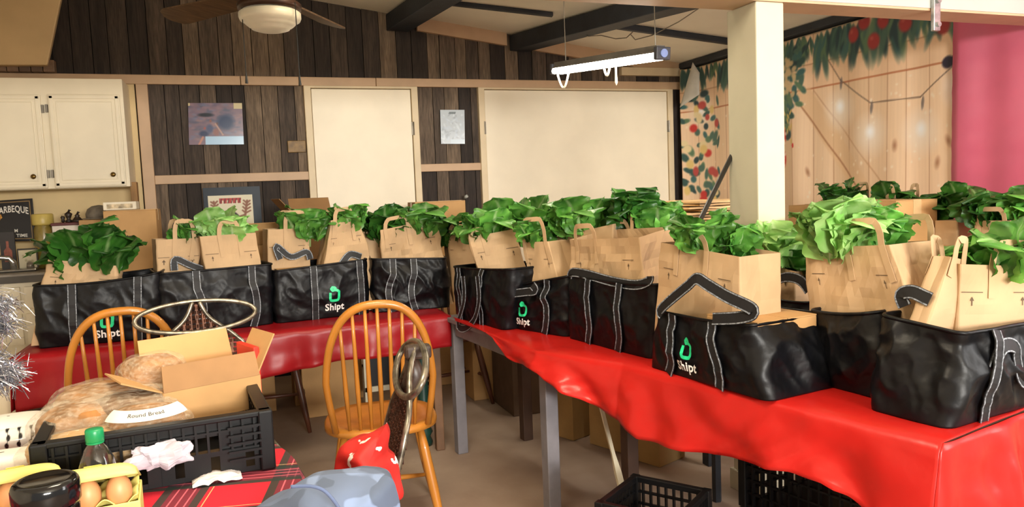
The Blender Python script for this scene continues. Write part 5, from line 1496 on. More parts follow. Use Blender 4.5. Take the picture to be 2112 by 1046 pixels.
# dark green turned leg of a small stand
p = Pz(878, 918, 0)
t = thing('green_pedestal', 'dark green turned pedestal leg behind the oak chair', 'stand', tuple(p))
M_green = mat('dark_green_paint', '#12362e', .4, var=.1)
b = MB(); b.lathe([(.035, 0), (.04, .02), (.028, .05), (.042, .075), (.03, .10), (.04, .13), (.026, .17), (.03, .40), (.022, .55), (.035, .60), (.02, .63)], p, 16); b.build('turned_leg', M_green, t, smooth=True)
b = MB(); b.lathe([(.07, .63), (.075, .64), (.07, .65)], p, 24); b.build('top', M_green, t, smooth=True)
# ================================================================== foreground table
TF = .74
M_plaid = None
def plaid():
    m = bpy.data.materials.new('plaid_cloth'); m.use_nodes = True
    nt = m.node_tree; N = nt.nodes; L = nt.links; bs = N['Principled BSDF']; bs.inputs['Roughness'].default_value = .75
    tc = N.new('ShaderNodeTexCoord'); sp_ = N.new('ShaderNodeSeparateXYZ')
    mp = N.new('ShaderNodeMapping'); mp.inputs['Rotation'].default_value = (0, 0, math.radians(12)); mp.inputs['Scale'].default_value = (4.6, 4.6, 4.6)
    L.new(tc.outputs['UV'], mp.inputs[0]); L.new(mp.outputs[0], sp_.inputs[0])
    cur = None
    red = (*lin(hexc('#c4122a')), 1)
    def M(op, a, b=None):
        n = N.new('ShaderNodeMath'); n.operation = op
        for i, v in enumerate((a, b)):
            if v is None: continue
            if isinstance(v, (int, float)): n.inputs[i].default_value = v
            else: L.new(v, n.inputs[i])
        return n.outputs[0]
    def band(coord, lo, hi):
        fr = M('FRACT', coord); return M('MULTIPLY', M('GREATER_THAN', fr, lo), M('LESS_THAN', fr, hi))
    def over(prev, fac, col, a):
        mx = N.new('ShaderNodeMix'); mx.data_type = 'RGBA'
        L.new(M('MULTIPLY', fac, a), mx.inputs[0])
        if isinstance(prev, tuple): mx.inputs[6].default_value = prev
        else: L.new(prev, mx.inputs[6])
        mx.inputs[7].default_value = col; return mx.outputs[2]
    c = red
    for ax_ in ('X', 'Y'):
        co = sp_.outputs[ax_]
        c = over(c, band(co, .30, .72), (*lin(hexc('#3a2030')), 1), .72)
        c = over(c, band(co, .30, .38), (*lin(hexc('#123026')), 1), .8); c = over(c, band(co, .64, .72), (*lin(hexc('#123026')), 1), .8)
        for p in (.43, .51, .59): c = over(c, band(co, p, p+.015), (*lin(hexc('#e06a78')), 1), .8)
        c = over(c, band(co, .755, .765), (*lin(hexc('#e0c080')), 1), .8)
    L.new(c, bs.inputs['Base Color']); return m
M_plaid = plaid()
TC = Vector((-.47, 1.70, 0)); TR_ = .565
t = thing('plaid_table', 'round foreground table under a red plaid cloth', 'table', (TC.x, TC.y, 0))
b = MB(); b.lathe([(.01, TF-.03), (TR_-.02, TF-.03), (TR_-.012, TF-.015), (TR_-.02, TF-.006), (.01, TF-.006)], TC, 48); b.build('tabletop', M_tbl, t)
b = MB(); b.lathe([(.25, 0), (.26, .03), (.08, .08), (.05, .2), (.06, .5), (.09, .68), (.2, TF-.03)], TC, 24); b.build('pedestal', M_tbl, t, smooth=True)
# cloth: disc + wavy skirt, uv in metres
b = MB(); vs = []; uv = []; n = 96; rings = []
for r in [TR_*k/10 for k in range(0, 11)]: rings.append((r, None))
for k in range(1, 11): rings.append((TR_, k/10))
fs = []
for r, v in rings:
    for k in range(n):
        a = 2*math.pi*k/n
        if v is None: vs.append((TC.x+r*math.cos(a), TC.y+r*math.sin(a), TF-.001)); uv.append((r*math.cos(a), r*math.sin(a)))
        else:
            wv = 1+.055*v*math.sin(a*13)+.03*v*math.sin(a*29+1)
            rr = (TR_+.012+.02*v)*wv; z = TF-.012-.24*v
            vs.append((TC.x+rr*math.cos(a), TC.y+rr*math.sin(a), z)); q = TR_+.25*v; uv.append((q*math.cos(a), q*math.sin(a)))
for j in range(len(rings)-1):
    for k in range(n): fs.append((j*n+k, j*n+(k+1) % n, (j+1)*n+(k+1) % n, (j+1)*n+k))
b.add(vs, fs); me = b.mesh('plaid_tablecloth')
ul = me.uv_layers.new(name='UVMap')
li = np.empty(len(me.loops), np.int32); me.loops.foreach_get('vertex_index', li)
ul.data.foreach_set('uv', np.array(uv, np.float32)[li].ravel())
o = link_mesh('plaid_tablecloth', me, M_plaid, smooth=True); tag(o, 'red and green plaid cloth on the round foreground table', 'tablecloth')
def on_tab(px, py, z=TF): return Pz(px, py, z)
# ---- bread crate
cf0 = Pz(92, 1050, TF); cf1 = Pz(553, 966, TF)
cd = (cf1-cf0); cw = cd.length; cd.normalize(); cn = Vector((-cd.y, cd.x, 0)); CH = .135; CD = min(.42, max(.3, (Pz(108, 790, TF+CH)-cf0).dot(cn)))
cc = (cf0+cf1)/2+cn*(CD/2); cc.z = TF+.001
t = thing('bread_crate', 'large black plastic bread crate on the plaid table', 'crate', tuple(cc))
up = Vector((0, 0, 1)); axc = cd*(cw/2); ayc = cn*(CD/2)
b = MB(); b.obox(cc+up*.006, axc*.96, ayc*.96, up*.005); b.build('base', M_crate, t)
b = MB()
for s_ in (-1, 1):
    b.obox(cc+ayc*s_+up*(CH-.006), axc*1.02, cn*.014, up*.006); b.obox(cc+axc*s_+up*(CH-.006), cd*.014, ayc*1.02, up*.006)
b.build('rim', M_crate, t, bev=.003)
def crate_side(o_, d_, l_, slots, hole=None):
    nn = o_.normalized(); b = MB()
    # lower band with slots, mid rail, ribs, upper band with an opening
    z0, z1, z2 = .0, CH*.42, CH-.012
    for i in range(slots):
        x0 = -l_+2*l_*i/slots; wd = 2*l_/slots
        b.obox(cc+o_*.975+d_*(x0+wd*.18)+up*(z1*.5), d_*wd*.19, nn*.004, up*(z1*.5)); b.obox(cc+o_*.975+d_*(x0+wd*.82)+up*(z1*.5), d_*wd*.19, nn*.004, up*(z1*.5))
        b.obox(cc+o_*.975+d_*(x0+wd*.5)+up*(z1*.1), d_*wd*.14, nn*.004, up*(z1*.1)); b.obox(cc+o_*.975+d_*(x0+wd*.5)+up*(z1*.9), d_*wd*.14, nn*.004, up*(z1*.1))
    b.obox(cc+o_+up*z1, d_*l_, nn*.010, up*.003)
    b.obox(cc+o_+up*((z1+z2)/2+.012), d_*l_, nn*.010, up*.002)
    m_ = slots*3
    for i in range(m_+1):
        x = -l_+2*l_*i/m_
        b.obox(cc+o_+d_*x+up*((z1+z2)/2), d_*.0025, nn*.011, up*((z2-z1)/2))
        if i < m_:
            xm = x+l_/m_
            if not (hole and hole[0] < (xm+l_)/(2*l_) < hole[1]):
                b.obox(cc+o_*.975+d_*xm+up*((z1+z2)/2), d_*l_/m_, nn*.003, up*((z2-z1)/2))
            else:
                b.obox(cc+o_*.975+d_*xm+up*(z2-.016), d_*l_/m_, nn*.003, up*.016)
    return b.build('side_panel', M_crate, t)
crate_side(-ayc, cd, cw/2, 6, (.25, .76)); crate_side(ayc, cd, cw/2, 6, (.25, .76)); crate_side(axc, cn, CD/2, 4); crate_side(-axc, cn, CD/2, 4)
for s_ in (-1, 1):
    for q_ in (-1, 1):
        b = MB(); b.obox(cc+axc*s_+ayc*q_+up*CH/2, cd*.016, cn*.016, up*(CH/2)); b.build('corner_post', M_crate, t, bev=.004)
b = MB(); e = cc+axc-ayc
for k in range(5): b.obox(e-cd*.045-cn*.016+up*(.035+k*.018), cd*.035, cn*.003, up*.0025)
b.build('corner_grille', M_crate, t)
def cpt(u, v, z): return cc+axc*u+ayc*v+up*z
# ---- bread
M_bread = mat('bread_crust', '#a06c34', .7, var=.25, scale=18, bump=.2, bscale=60)
M_bread_d = mat('dark_bread_crust', '#6e4722', .7, var=.25, scale=18, bump=.2, bscale=60)
M_wrap = plastic_wrap('bread_wrap', '#e0d2b8', .24, .07)
def blobmesh(c, rx, ry, rz, rot=0.0, e=.75, amp=.05, ns=9, nu=28, nv=16, seed=0, tilt=0.0):
    b = MB(); R_ = Matrix.Rotation(rot, 3, 'Z') @ Matrix.Rotation(tilt, 3, 'Y')
    sg = lambda x, p: math.copysign(abs(x)**p, x)
    def fn(u, v):
        a = 2*math.pi*u; f = math.pi*(v-.5)*.998
        d = Vector((rx*sg(math.cos(f), e)*sg(math.cos(a), e), ry*sg(math.cos(f), e)*sg(math.sin(a), e), rz*sg(math.sin(f), e)))
        k = 1+amp*(mnoise.noise(d*ns*1.0+Vector((seed, seed*2, 0)))*2)
        return Vector(c)+R_ @ (d*k)
    b.grid(fn, nu, nv, wrap=True); return b
rotc = math.atan2(cd.y, cd.x)
def loaf(label, c, rx, ry, rz, m, rot=0.0, seed=1, wrap=True, tail=None, tilt=0.0):
    t = thing('bread_loaf', label, 'bread', (c.x, c.y, c.z-rz), 0, 'wrapped breads in the crate')
    blobmesh(c, rx*.92, ry*.92, rz*.9, rotc+rot, .7, .04, 14, seed=seed, tilt=tilt).build('loaf', m, t, smooth=True)
    if wrap:
        blobmesh(c, rx*1.06, ry*1.06, rz*1.04, rotc+rot, .8, .07, 20, 40, 22, seed=seed+5, tilt=tilt).build('plastic_wrap', M_wrap, t, smooth=True)
    if tail is not None:
        b = MB(); d = Vector(tail)
        st = c+d.normalized()*rx*.9
        b.tube([st, st+d*.4, st+d*.7, st+d], [ry*.55, ry*.25, .012, ry*.35], 14, cap=False); b.build('wrap_tail', M_wrap, t, smooth=True)
    return t
loaf('large bagged flat loaf at the back left of the bread crate', cpt(-.50, .55, .125), .13, .10, .05, M_bread, .1, 1, tail=None)
loaf('bagged tan loaf leaning at the left of the bread crate', cpt(-.72, .05, .10), .10, .085, .06, M_bread, .5, 2)
loaf('dark bagged loaf in the middle of the bread crate', cpt(-.28, .15, .115), .11, .08, .05, M_bread_d, .25, 3)
loaf('pale bagged loaf lying along the front of the bread crate', cpt(-.62, -.62, .085), .13, .06, .045, mat('pale_crust', '#c69a5c', .7, var=.15, scale=14), .0, 4)
t = loaf('round sliced loaf with a white printed band at the front of the crate', cpt(-.10, -.48, .105), .085, .075, .055, M_bread, .0, 6)
pc = cpt(-.10, -.48, .105)
b = MB()
def lab(u, v):
    a = math.radians(205+u*130); f = math.radians(26+v*24)
    d = Vector((.093*math.cos(f)**.8*math.cos(a), .083*math.cos(f)**.8*math.sin(a), .066*math.sin(f)**.85)); return pc+Matrix.Rotation(rotc, 3, 'Z') @ d*1.06
b.grid(lab, 14, 4); lb_ = b.build('label_band', mat('paper_label', '#e4dcd0', .5, var=.03), t, smooth=True)
def labt(x, y):
    p = lab(.5+x*.085, .30+y*.55); d = (p-pc).normalized(); return p+d*.002
put_text('label_print', 'Round Bread', lambda x, y: labt(x*.85, y*.8+.12), mat('label_ink', '#3a3430', .6), t, bold=.01)
loaf('bagged loaf behind the open box flap', cpt(-.06, .78, .165), .08, .07, .06, M_bread, .3, 8)
# jar with steel lid between the loaves and the box
p = cpt(.02, .05, 0)
t = thing('steel_lid_jar', 'dark jar with a ridged steel lid beside the open box', 'jar', (p.x, p.y, TF+.012))
b = MB(); b.lathe([(.03, .012), (.034, .02), (.034, .10), (.03, .11)], (p.x, p.y, TF), 20); b.build('glass', mat('dark_jar', '#2a1c14', .2, var=.2), t, smooth=True)
b = MB(); b.lathe([(.036, .11), (.037, .115), (.035, .12), (.037, .125), (.035, .13), (.034, .134), (.01, .135)], (p.x, p.y, TF), 24); b.build('lid', M_steel, t, smooth=True)
# ---- open cardboard box in the crate
bz = TF+.075
f0 = Pz(343, 882, bz); f1 = Pz(540, 838, bz); bd = (f1-f0); bw = bd.length; bd.normalize(); bn = Vector((-bd.y, bd.x, 0))
p0_ = Pl(337, 812, f0, f1); bh = p0_.z-bz
BD = .17
bc_ = (f0+f1)/2+bn*(BD/2)
t = thing('open_carton', 'open tan cardboard box with raised flaps in the bread crate', 'box', (bc_.x, bc_.y, bz))
th = .003
b = MB(); ha, hb = bd*(bw/2), bn*(BD/2); cb = Vector((bc_.x, bc_.y, bz))
b.obox(cb+up*.003, ha, hb, up*.003)
for s_ in (-1, 1):
    b.obox(cb+hb*s_+up*bh/2, ha, bn*.002, up*bh/2); b.obox(cb+ha*s_+up*bh/2, bd*.002, hb, up*bh/2)
b.build('body', M_card, t)
def flap(o_, al, half, ang, ln, m=M_card, tap=.97):
    e = cb+up*bh+o_; on = o_.normalized(); d = on*math.cos(math.radians(ang))+up*math.sin(math.radians(ang)); nn = d.cross(al).normalized()*.0018
    b = MB(); b.hexa([e-al*half-nn, e+al*half-nn, e+al*half*tap+d*ln-nn, e-al*half*tap+d*ln-nn], [e-al*half+nn, e+al*half+nn, e+al*half*tap+d*ln+nn, e-al*half*tap+d*ln+nn]); return b.build('flap', m, t)
flap(-hb, bd, bw/2, 105, .062, mat('flap_inside', '#9a734a', .8, var=.06)); flap(hb, bd, bw/2, 70, .105); flap(-ha, bn, BD/2*.9, 24, .095); flap(ha, bn, BD/2*.85, 62, .11)
b = MB(); q_ = cb+ha*1.14+hb*.3; b.obox(q_+up*.03, bd*.008, bn*.06, up*.115); tag(b.build('red_carton', mat('red_carton', '#d8301f', .5, var=.05), bev=.003), 'red carton standing behind the right end of the open box', 'box')
# ---- plastic bag and napkin in front
p = cpt(.02, -1.10, .075)
t = thing('plastic_scrap', 'crumpled clear plastic wrap poking through the crate front', 'plastic wrap', (p.x, p.y, p.z-.02))
blobmesh(p, .058, .02, .024, rotc, .8, .34, 55, 34, 18, seed=3).build('film', mat('clear_scrap', '#dcd6e2', .12, var=.05, alpha=.72, spec=.8), t)
p = on_tab(448, 992)
b = MB(); b.grid(lambda u, v: Vector((p.x, p.y, TF+.003))+cd*((u-.5)*.10)+cn*((v-.5)*.05)+up*(.014*abs(mnoise.noise(Vector((u*3.2, v*3, 4))))+.010*math.sin(u*3.14)*(v)), 16, 10)
tag(b.build('napkin', mat('white_tissue', '#efe6e0', .8, var=.03), solid=.0015, smooth=True), 'crumpled white napkin on the plaid cloth before the crate', 'napkin')
# ---- water bottle with green cap
p = on_tab(196, 1050); d_b = (p-CAMP).dot(_f)
p = Pd(196, 910, 1.46); pb = Vector((p.x, p.y, TF))
cap_t = Pd(196, 884, 1.46).z; cap_b = Pd(196, 908, 1.46).z
t = thing('water_bottle', 'clear plastic water bottle with a green cap before the crate', 'bottle', tuple(pb))
M_pet = mat('clear_pet', '#ffffff', .04, var=0, trans=1.0)
hz = cap_b-TF
b = MB(); b.lathe([(.012, .0), (.026, .002), (.031, .012), (.030, .03), (.0325, .034), (.030, .05), (.0325, .056), (.030, hz*.45), (.033, hz*.5), (.034, hz*.62), (.030, hz*.75), (.020, hz*.9), (.0125, hz*.97), (.0125, hz)], pb, 28); b.build('bottle_body', M_pet, t, smooth=True, solid=.0012)
b = MB(); b.lathe([(.0150, hz-.002), (.0165, hz), (.0165, cap_t-TF-.003), (.0150, cap_t-TF), (.002, cap_t-TF)], pb, 28); b.build('cap', mat('green_cap', '#108a54', .35, var=.03), t, smooth=True)
b = MB(); b.lathe([(.0145, hz-.006), (.016, hz-.005), (.016, hz-.002), (.0145, hz-.001)], pb, 24); b.build('tamper_ring', MATS['green_cap'], t)
# ---- egg cartons
M_egg = mat('brown_egg', '#d59a66', .45, var=.08, scale=20)
M_foam = mat('yellow_foam', '#efe384', .5, var=.03, transl=.1)
def egg_carton(label, p, rz, L_=.16, W_=.11, nx=3, ny=2, z0=.035):
    t = thing('egg_carton', label, 'egg carton', (p.x, p.y, TF), rz, 'yellow foam egg cartons')
    W0 = wm(t)
    def w(x, y, z): return W0 @ Vector((x, y, z))
    b = MB()
    def tray(u, v):
        x = (u-.5)*L_; y = (v-.5)*W_
        cx = math.cos(u*nx*2*math.pi); cy = math.cos(v*ny*2*math.pi)
        return w(x, y, z0+.024+.018*(cx+cy)*.5)
    b.grid(tray, 36, 24); b.build('tray', M_foam, t, smooth=True, solid=.002)
    b = MB(); zt_ = z0+.030
    for x0, x1, y0, y1 in ((-L_/2-.004, L_/2+.004, -W_/2-.004, -W_/2), (-L_/2-.004, L_/2+.004, W_/2, W_/2+.004), (-L_/2-.004, -L_/2, -W_/2, W_/2), (L_/2, L_/2+.004, -W_/2, W_/2)): b.box(x0, x1, y0, y1, 0, zt_)
    b.build('tray_wall', M_foam, t, world=False, bev=.002)
    b = MB()
    def tilt(q_): return Matrix.Rotation(math.radians(-20), 3, 'X') @ (q_+Vector((0, -W_/2, 0)))+Vector((0, W_/2, z0+.040))
    def lid(u, v):
        x = (u-.5)*2; y = (v-.5)*2
        k = (max(0, 1-abs(x)**6))**.5*(max(0, 1-abs(y)**6))**.5
        return w(*tilt(Vector((x*(L_/2+.004), y*(W_/2+.004), .026*k))))
    b.grid(lid, 28, 24); b.build('lid', M_foam, t, smooth=True, solid=.0025)
    b = MB()
    q_ = [tilt(Vector((x*.014+.01, y*.018-W_*.18, .0275))) for x, y in ((-1, -1), (1, -1), (1, 1), (-1, 1))]
    b.slab([w(*a) for a in q_], (0, 0, .002)); b.build('lid_latch', mat('latch_shadow', '#c9b84e', .5), t)
    return t, w
def eggs(t, w, spots, label):
    for k, (x, y) in enumerate(spots):
        c = w(x, y, .035+.045); b = MB()
        b.grid(lambda u, v: Vector(c)+Vector((.022*math.sin(math.pi*v)*math.cos(2*math.pi*u), .022*math.sin(math.pi*v)*math.sin(2*math.pi*u), -.029*math.cos(math.pi*v)*(1+.12*(v > .5)))), 18, 12, wrap=True)
        tag(b.build('egg', M_egg, smooth=True), label % ('left', 'middle', 'right')[k % 3], 'egg', 'brown eggs in the cartons')
p = Pd(182, 1030, 1.37)
t, w_ = egg_carton('yellow foam egg carton right of the black jar, eggs showing', Vector((p.x, p.y+.02, 0)), rotc)
eggs(t, w_, ((-.050, -.034), (.0, -.034), (.050, -.034)), 'brown egg in the front row, %s, of the right-hand egg carton')
p = Pd(20, 1042, 1.38)
t, w_ = egg_carton('yellow foam egg carton left of and behind the black jar', Vector((p.x, p.y+.02, 0)), rotc+.10)
eggs(t, w_, ((-.050, -.034), (.0, -.034), (.050, -.034)), 'brown egg in the front row, %s, of the left-hand egg carton')
# ---- black lidded jar
p = Pd(97, 1040, 1.20)
zt = Pd(97, 985, 1.20).z
t = thing('black_lid_jar', 'black jar with a broad glossy black lid in the foreground', 'jar', (p.x, p.y, TF))
M_blk = mat('glossy_black', '#0b0b0d', .12, var=0, spec=.6)
b = MB(); b.lathe([(.042, 0), (.046, .006), (.046, zt-TF-.05), (.042, zt-TF-.04)], (p.x, p.y, TF), 32); b.build('jar_body', M_blk, t, smooth=True)
b = MB(); b.lathe([(.047, zt-TF-.042), (.049, zt-TF-.038), (.049, zt-TF-.012), (.047, zt-TF-.006), (.045, zt-TF-.003), (.040, zt-TF), (.034, zt-TF-.002), (.004, zt-TF-.002)], (p.x, p.y, TF), 40); b.build('lid', M_blk, t, smooth=True)
# ---- packages at the left edge
p = Pd(40, 905, 1.80)
t = thing('patterned_package', 'white package with rows of black leaf shapes at the left edge', 'package', (p.x, p.y, TF))
c = canvas(150, 70, (.86, .85, .82)); X, Z = cgrid(c, 1.5, .7)
m = Z > .56; c[m] = (.08, .08, .09)
for i, x in enumerate((.62, .80, .98, 1.16, 1.34)):
    for j in range(6):
        blob(c, X, Z, x+.03*(j % 2), .06+j*.115, .042-.003*j, .05, (.08, .08, .09), 0, .25); line(c, X, Z, (x+.015, .0), (x+.015, .6), .006, (.1, .1, .1))
for k in range(3): line(c, X, Z, (.08, .34+k*.07), (.40, .34+k*.07), .009, (.5, .5, .52))
for k in range(9): line(c, X, Z, (.10+k*.025, .06), (.10+k*.025, .18), .006+.003*(k % 2), (.15, .15, .16))
wv, hv = .20, .105
pk0 = p-cd*.13+Vector((0, 0, TF-p.z))
print_sheet('wrapper', lambda u, v: pk0+cd*(u*wv)+up*(.004+hv*(v if v < .72 else .72+.10*math.sin((v-.72)*4)))+cn*(.0 if v < .5 else (v-.5)**2*.30)-cn*(.02*math.sin(math.pi*u)*math.sin(math.pi*min(1, v*1.1))), c, M_gloss, t, solid=.002)
blobmesh(pk0+cd*(wv*.5)+up*.05+cn*.07, wv*.5, .065, .048, rotc, .6, .02).build('contents', mat('white_roll', '#d8d2c8', .7, var=.05), t, smooth=True)
p2 = pk0+cd*(wv+.012)+up*.045+cn*.03
blobmesh(p2, .022, .05, .045, rotc, .8, .25, 26, seed=9).build('clear_end', plastic_wrap('clear_end', '#e8e4de', .4, .1), t)
p = Pd(35, 985, 1.54)
t = thing('wipes_pack', 'white soft pack with red lettering below the patterned package', 'package', (p.x, p.y, TF))
cpk = Vector((p.x-.03, p.y+.03, TF+.052))
blobmesh(cpk, .10, .05, .052, rotc+.05, .55, .03, 12, 40, 24, seed=2).build('pack', mat('soft_white_pack', '#e9e3d8', .3, var=.03, bump=.3, bscale=14), t, smooth=True)
M_redink = mat('red_ink', '#cc4a36', .4, var=.02)
nrm = -cn
def wp(x, y):
    u = Matrix.Rotation(rotc+.05, 3, 'Z'); e_ = .55
    zz = y; yy = -.0515*max(0, 1-abs(zz/.053)**(2/e_))**(e_/2)*max(0, 1-abs(x/.103)**(2/e_))**(e_/2)
    return cpk+u @ Vector((x, yy-.004, zz))
put_text('lettering', 'HUGGIES', lambda x, y: wp(.028+x*.020, .002+y*.016), M_redink, t, bold=.02)
b = MB(); b.add([wp(-.09+.017*i, -.030+.010*j) for j in range(2) for i in range(10)], [(i, i+1, i+11, i+10) for i in range(9)]); b.build('red_stripe', M_redink, t)
# ---- tinsel tree at the left edge
t = thing('tinsel_tree', 'silver tinsel tree cut by the left edge', 'tinsel tree', tuple(Vector((Pd(-25, 900, 2.05).x, Pd(-25, 900, 2.05).y, TF))))
p = Pd(-25, 700, 2.05)
b = MB(); b.tube([(p.x, p.y, TF-.001), (p.x, p.y, 1.20)], .006, 8); b.lathe([(.05, 0), (.05, .012), (.012, .018), (.008, .03)], (p.x, p.y, TF), 20); b.build('trunk', M_steel, t, smooth=True)
M_tin = mat('silver_tinsel', '#b9bcc6', .22, metal=.85, var=.2, scale=60)
rt = random.Random(9)
for px, py, rx, n_ in ((8, 625, 42, 420), (0, 665, 52, 520), (15, 772, 56, 640), (-20, 600, 30, 200), (-30, 740, 50, 300)):
    b = MB(); c0 = Pd(px, py, 2.05); tr = Vector((p.x, p.y, c0.z-.01))
    b.tube([tr, c0], .004, 6)
    R_ = rx/FPX*2.05
    for k in range(n_):
        q0 = tr.lerp(c0, rt.uniform(-.1, 1.25))+Vector((rt.gauss(0, .25), rt.gauss(0, .25), rt.gauss(0, .22)))*R_
        d = Vector((rt.gauss(0, 1), rt.gauss(0, 1), rt.gauss(0, .8))).normalized(); l_ = rt.uniform(.4, .75)*R_
        s_ = d.orthogonal().normalized()*.0011; q1 = q0+d*l_*.5+Vector((0, 0, -.002)); q2 = q0+d*l_+Vector((0, 0, -.006))
        b.add([q0-s_, q0+s_, q1+s_, q1-s_, q2+s_*.6, q2-s_*.6], [(0, 1, 2, 3), (3, 2, 4, 5)])
    o = b.build('tinsel_branch', M_tin, t); o['kind'] = 'stuff'
# white low cabinet at the left end of the table
t = thing('low_white_shelf', 'low cream shelf unit beyond the tinsel tree at the left edge', 'shelf', (-1.2, 3.9, 0))
b = MB(); b.box(-1.55, -.945, 3.72, 4.15, .0, .70); b.build('body', M_cab, t, bev=.004)
b = MB(); b.box(-1.53, -1.02, 3.705, 3.72, .03, .66); b.build('door', M_cab, t, bev=.004)

# ------------------------------------------------------------------ metal and wicker chairs
M_iron = mat('pewter_iron', '#8a8273', .32, metal=.75, var=.3, scale=40)
M_wick = mat('brown_wicker', '#4a2a1c', .6, var=.3, scale=60)
M_wick2 = mat('red_brown_wicker', '#7a4a30', .6, var=.3, scale=60)
def wicker_chair(label, loc, rz, cap=False, rec=.10):
    """front +Y, back at -Y; oval iron ring across the top of a flared woven back"""
    t = thing('wicker_chair', label, 'chair', loc, rz, 'iron chairs with woven backs')
    W0 = wm(t)
    def w(x, y, z): return W0 @ Vector((x, y, z))
    yb = -.20
    def bk(z): return yb-rec*(z-.45)
    b = MB(); b.ring([w(.215*math.cos(2*math.pi*k/48), bk(.88)-.035*math.sin(2*math.pi*k/48), .885+.055*math.sin(2*math.pi*k/48)) for k in range(48)], .009, 8); b.build('oval_ring', M_iron, t, smooth=True)
    # side rails from ring to legs
    for s_ in (-1, 1):
        b = MB(); b.tube(smooth_path([w(s_*.012, bk(.94), .94), w(s_*.045, bk(.86), .875), w(s_*.13, bk(.8), .80), w(s_*.175, bk(.7), .72), w(s_*.19, bk(.45), .45), w(s_*.20, yb-.03, 0)], 5), .008, 8); b.build('back_rail', M_iron, t, smooth=True)
        b = MB(); b.tube([w(s_*.20, .20, .44), w(s_*.215, .22, 0)], .010, 8); b.build('leg', M_iron, t, smooth=True)
        b = MB(); b.tube([w(s_*.20, .20, .44), w(s_*.19, yb, .44)], .010, 8); b.build('seat_rail', M_iron, t, smooth=True)
    b = MB(); b.tube([w(-.20, .20, .44), w(.20, .20, .44)], .011, 8); b.build('seat_rail', M_iron, t, smooth=True)
    # woven back: crossing strips within the flared outline
    def half(z):
        if z > .875: return .012+.033*(.94-z)/.065
        if z > .80: return .045+.085*((.875-z)/.075)**1.3
        return min(.17, .13+.045*(.80-z)/.08)
    b = MB(); b2 = MB(); N_ = 26
    for i in range(N_):
        z = .50+(.935-.50)*i/(N_-1); h = half(z)
        P = [w(-h+2*h*k/20, bk(z)+.005*math.sin(k*math.pi/1.0+(i % 2)*math.pi+.5*math.pi), z) for k in range(21)]
        b.ribbon(P, W0.to_3x3() @ Vector((0, -1, 0)), .013, .002)
    for i in range(15):
        x = -.165+.33*i/14; zt_ = max((z/1000 for z in range(500, 936, 4) if half(z/1000) >= abs(x)), default=.5)
        P = [w(x, bk(.5+(zt_-.5)*k/16)+.005*math.sin(k*math.pi+(i % 2)*math.pi), .5+(zt_-.5)*k/16) for k in range(17)]
        b2.ribbon(P, W0.to_3x3() @ Vector((0, -1, 0)), .011, .002)
    b.build('weave', M_wick, t); b2.build('weave', M_wick2, t)
    b = MB(); b.grid(lambda u, v: w((u-.5)*.38, yb+.01+v*.385, .448+.016*math.sin(math.pi*u)*math.sin(math.pi*v)), 12, 12); b.build('seat_cushion', M_wick2, t, smooth=True, solid=.02)
    if cap:
        b = MB(); b.obox(w(0, bk(.93)-.01, .925), W0.to_3x3() @ Vector((.022, 0, 0)), W0.to_3x3() @ Vector((0, .035, 0)), Vector((0, 0, .018))); b.build('leather_wrap', mat('dark_leather', '#3a2a22', .4, var=.2), t, bev=.008)
        b = MB(); b.tube([w(0, bk(.90), .91), w(.01, bk(.86)-.02, .86), w(0, bk(.82), .80)], [.018, .03, .022], 10); b.build('leather_tassel', MATS['dark_leather'], t, smooth=True)
    return t
p = Pd(415, 646, 2.55)
wicker_chair('iron chair with an oval ring and woven back behind the open box', (p.x+.0, p.y+.12, p.z-.945), math.radians(188))
p = Pz(856, 712, .94)
wicker_chair('iron and woven chair seen edge-on with a leather-wrapped top', (p.x-.33, p.y+.02, 0), math.radians(84), cap=True, rec=.26)
# red patterned cloth and camouflage jacket on that chair
def red_print():
    m = mat('red_bandana', '#c4221b', .65, var=.15, scale=14, bump=.5, bscale=10)
    nt = m.node_tree; N = nt.nodes; L = nt.links; bs = N['Principled BSDF']
    src = bs.inputs['Base Color'].links[0].from_socket
    tc = N.new('ShaderNodeTexCoord'); nz = N.new('ShaderNodeTexNoise'); nz.inputs['Scale'].default_value = 26; nz.inputs['Detail'].default_value = 2
    L.new(tc.outputs['Object'], nz.inputs['Vector'])
    mr = N.new('ShaderNodeMapRange'); mr.inputs[1].default_value = .655; mr.inputs[2].default_value = .675; L.new(nz.outputs['Fac'], mr.inputs[0])
    mx = N.new('ShaderNodeMix'); mx.data_type = 'RGBA'; L.new(mr.outputs[0], mx.inputs[0]); L.new(src, mx.inputs[6]); mx.inputs[7].default_value = (.75, .68, .64, 1)
    L.new(mx.outputs[2], bs.inputs['Base Color']); return m
M_red3 = red_print()
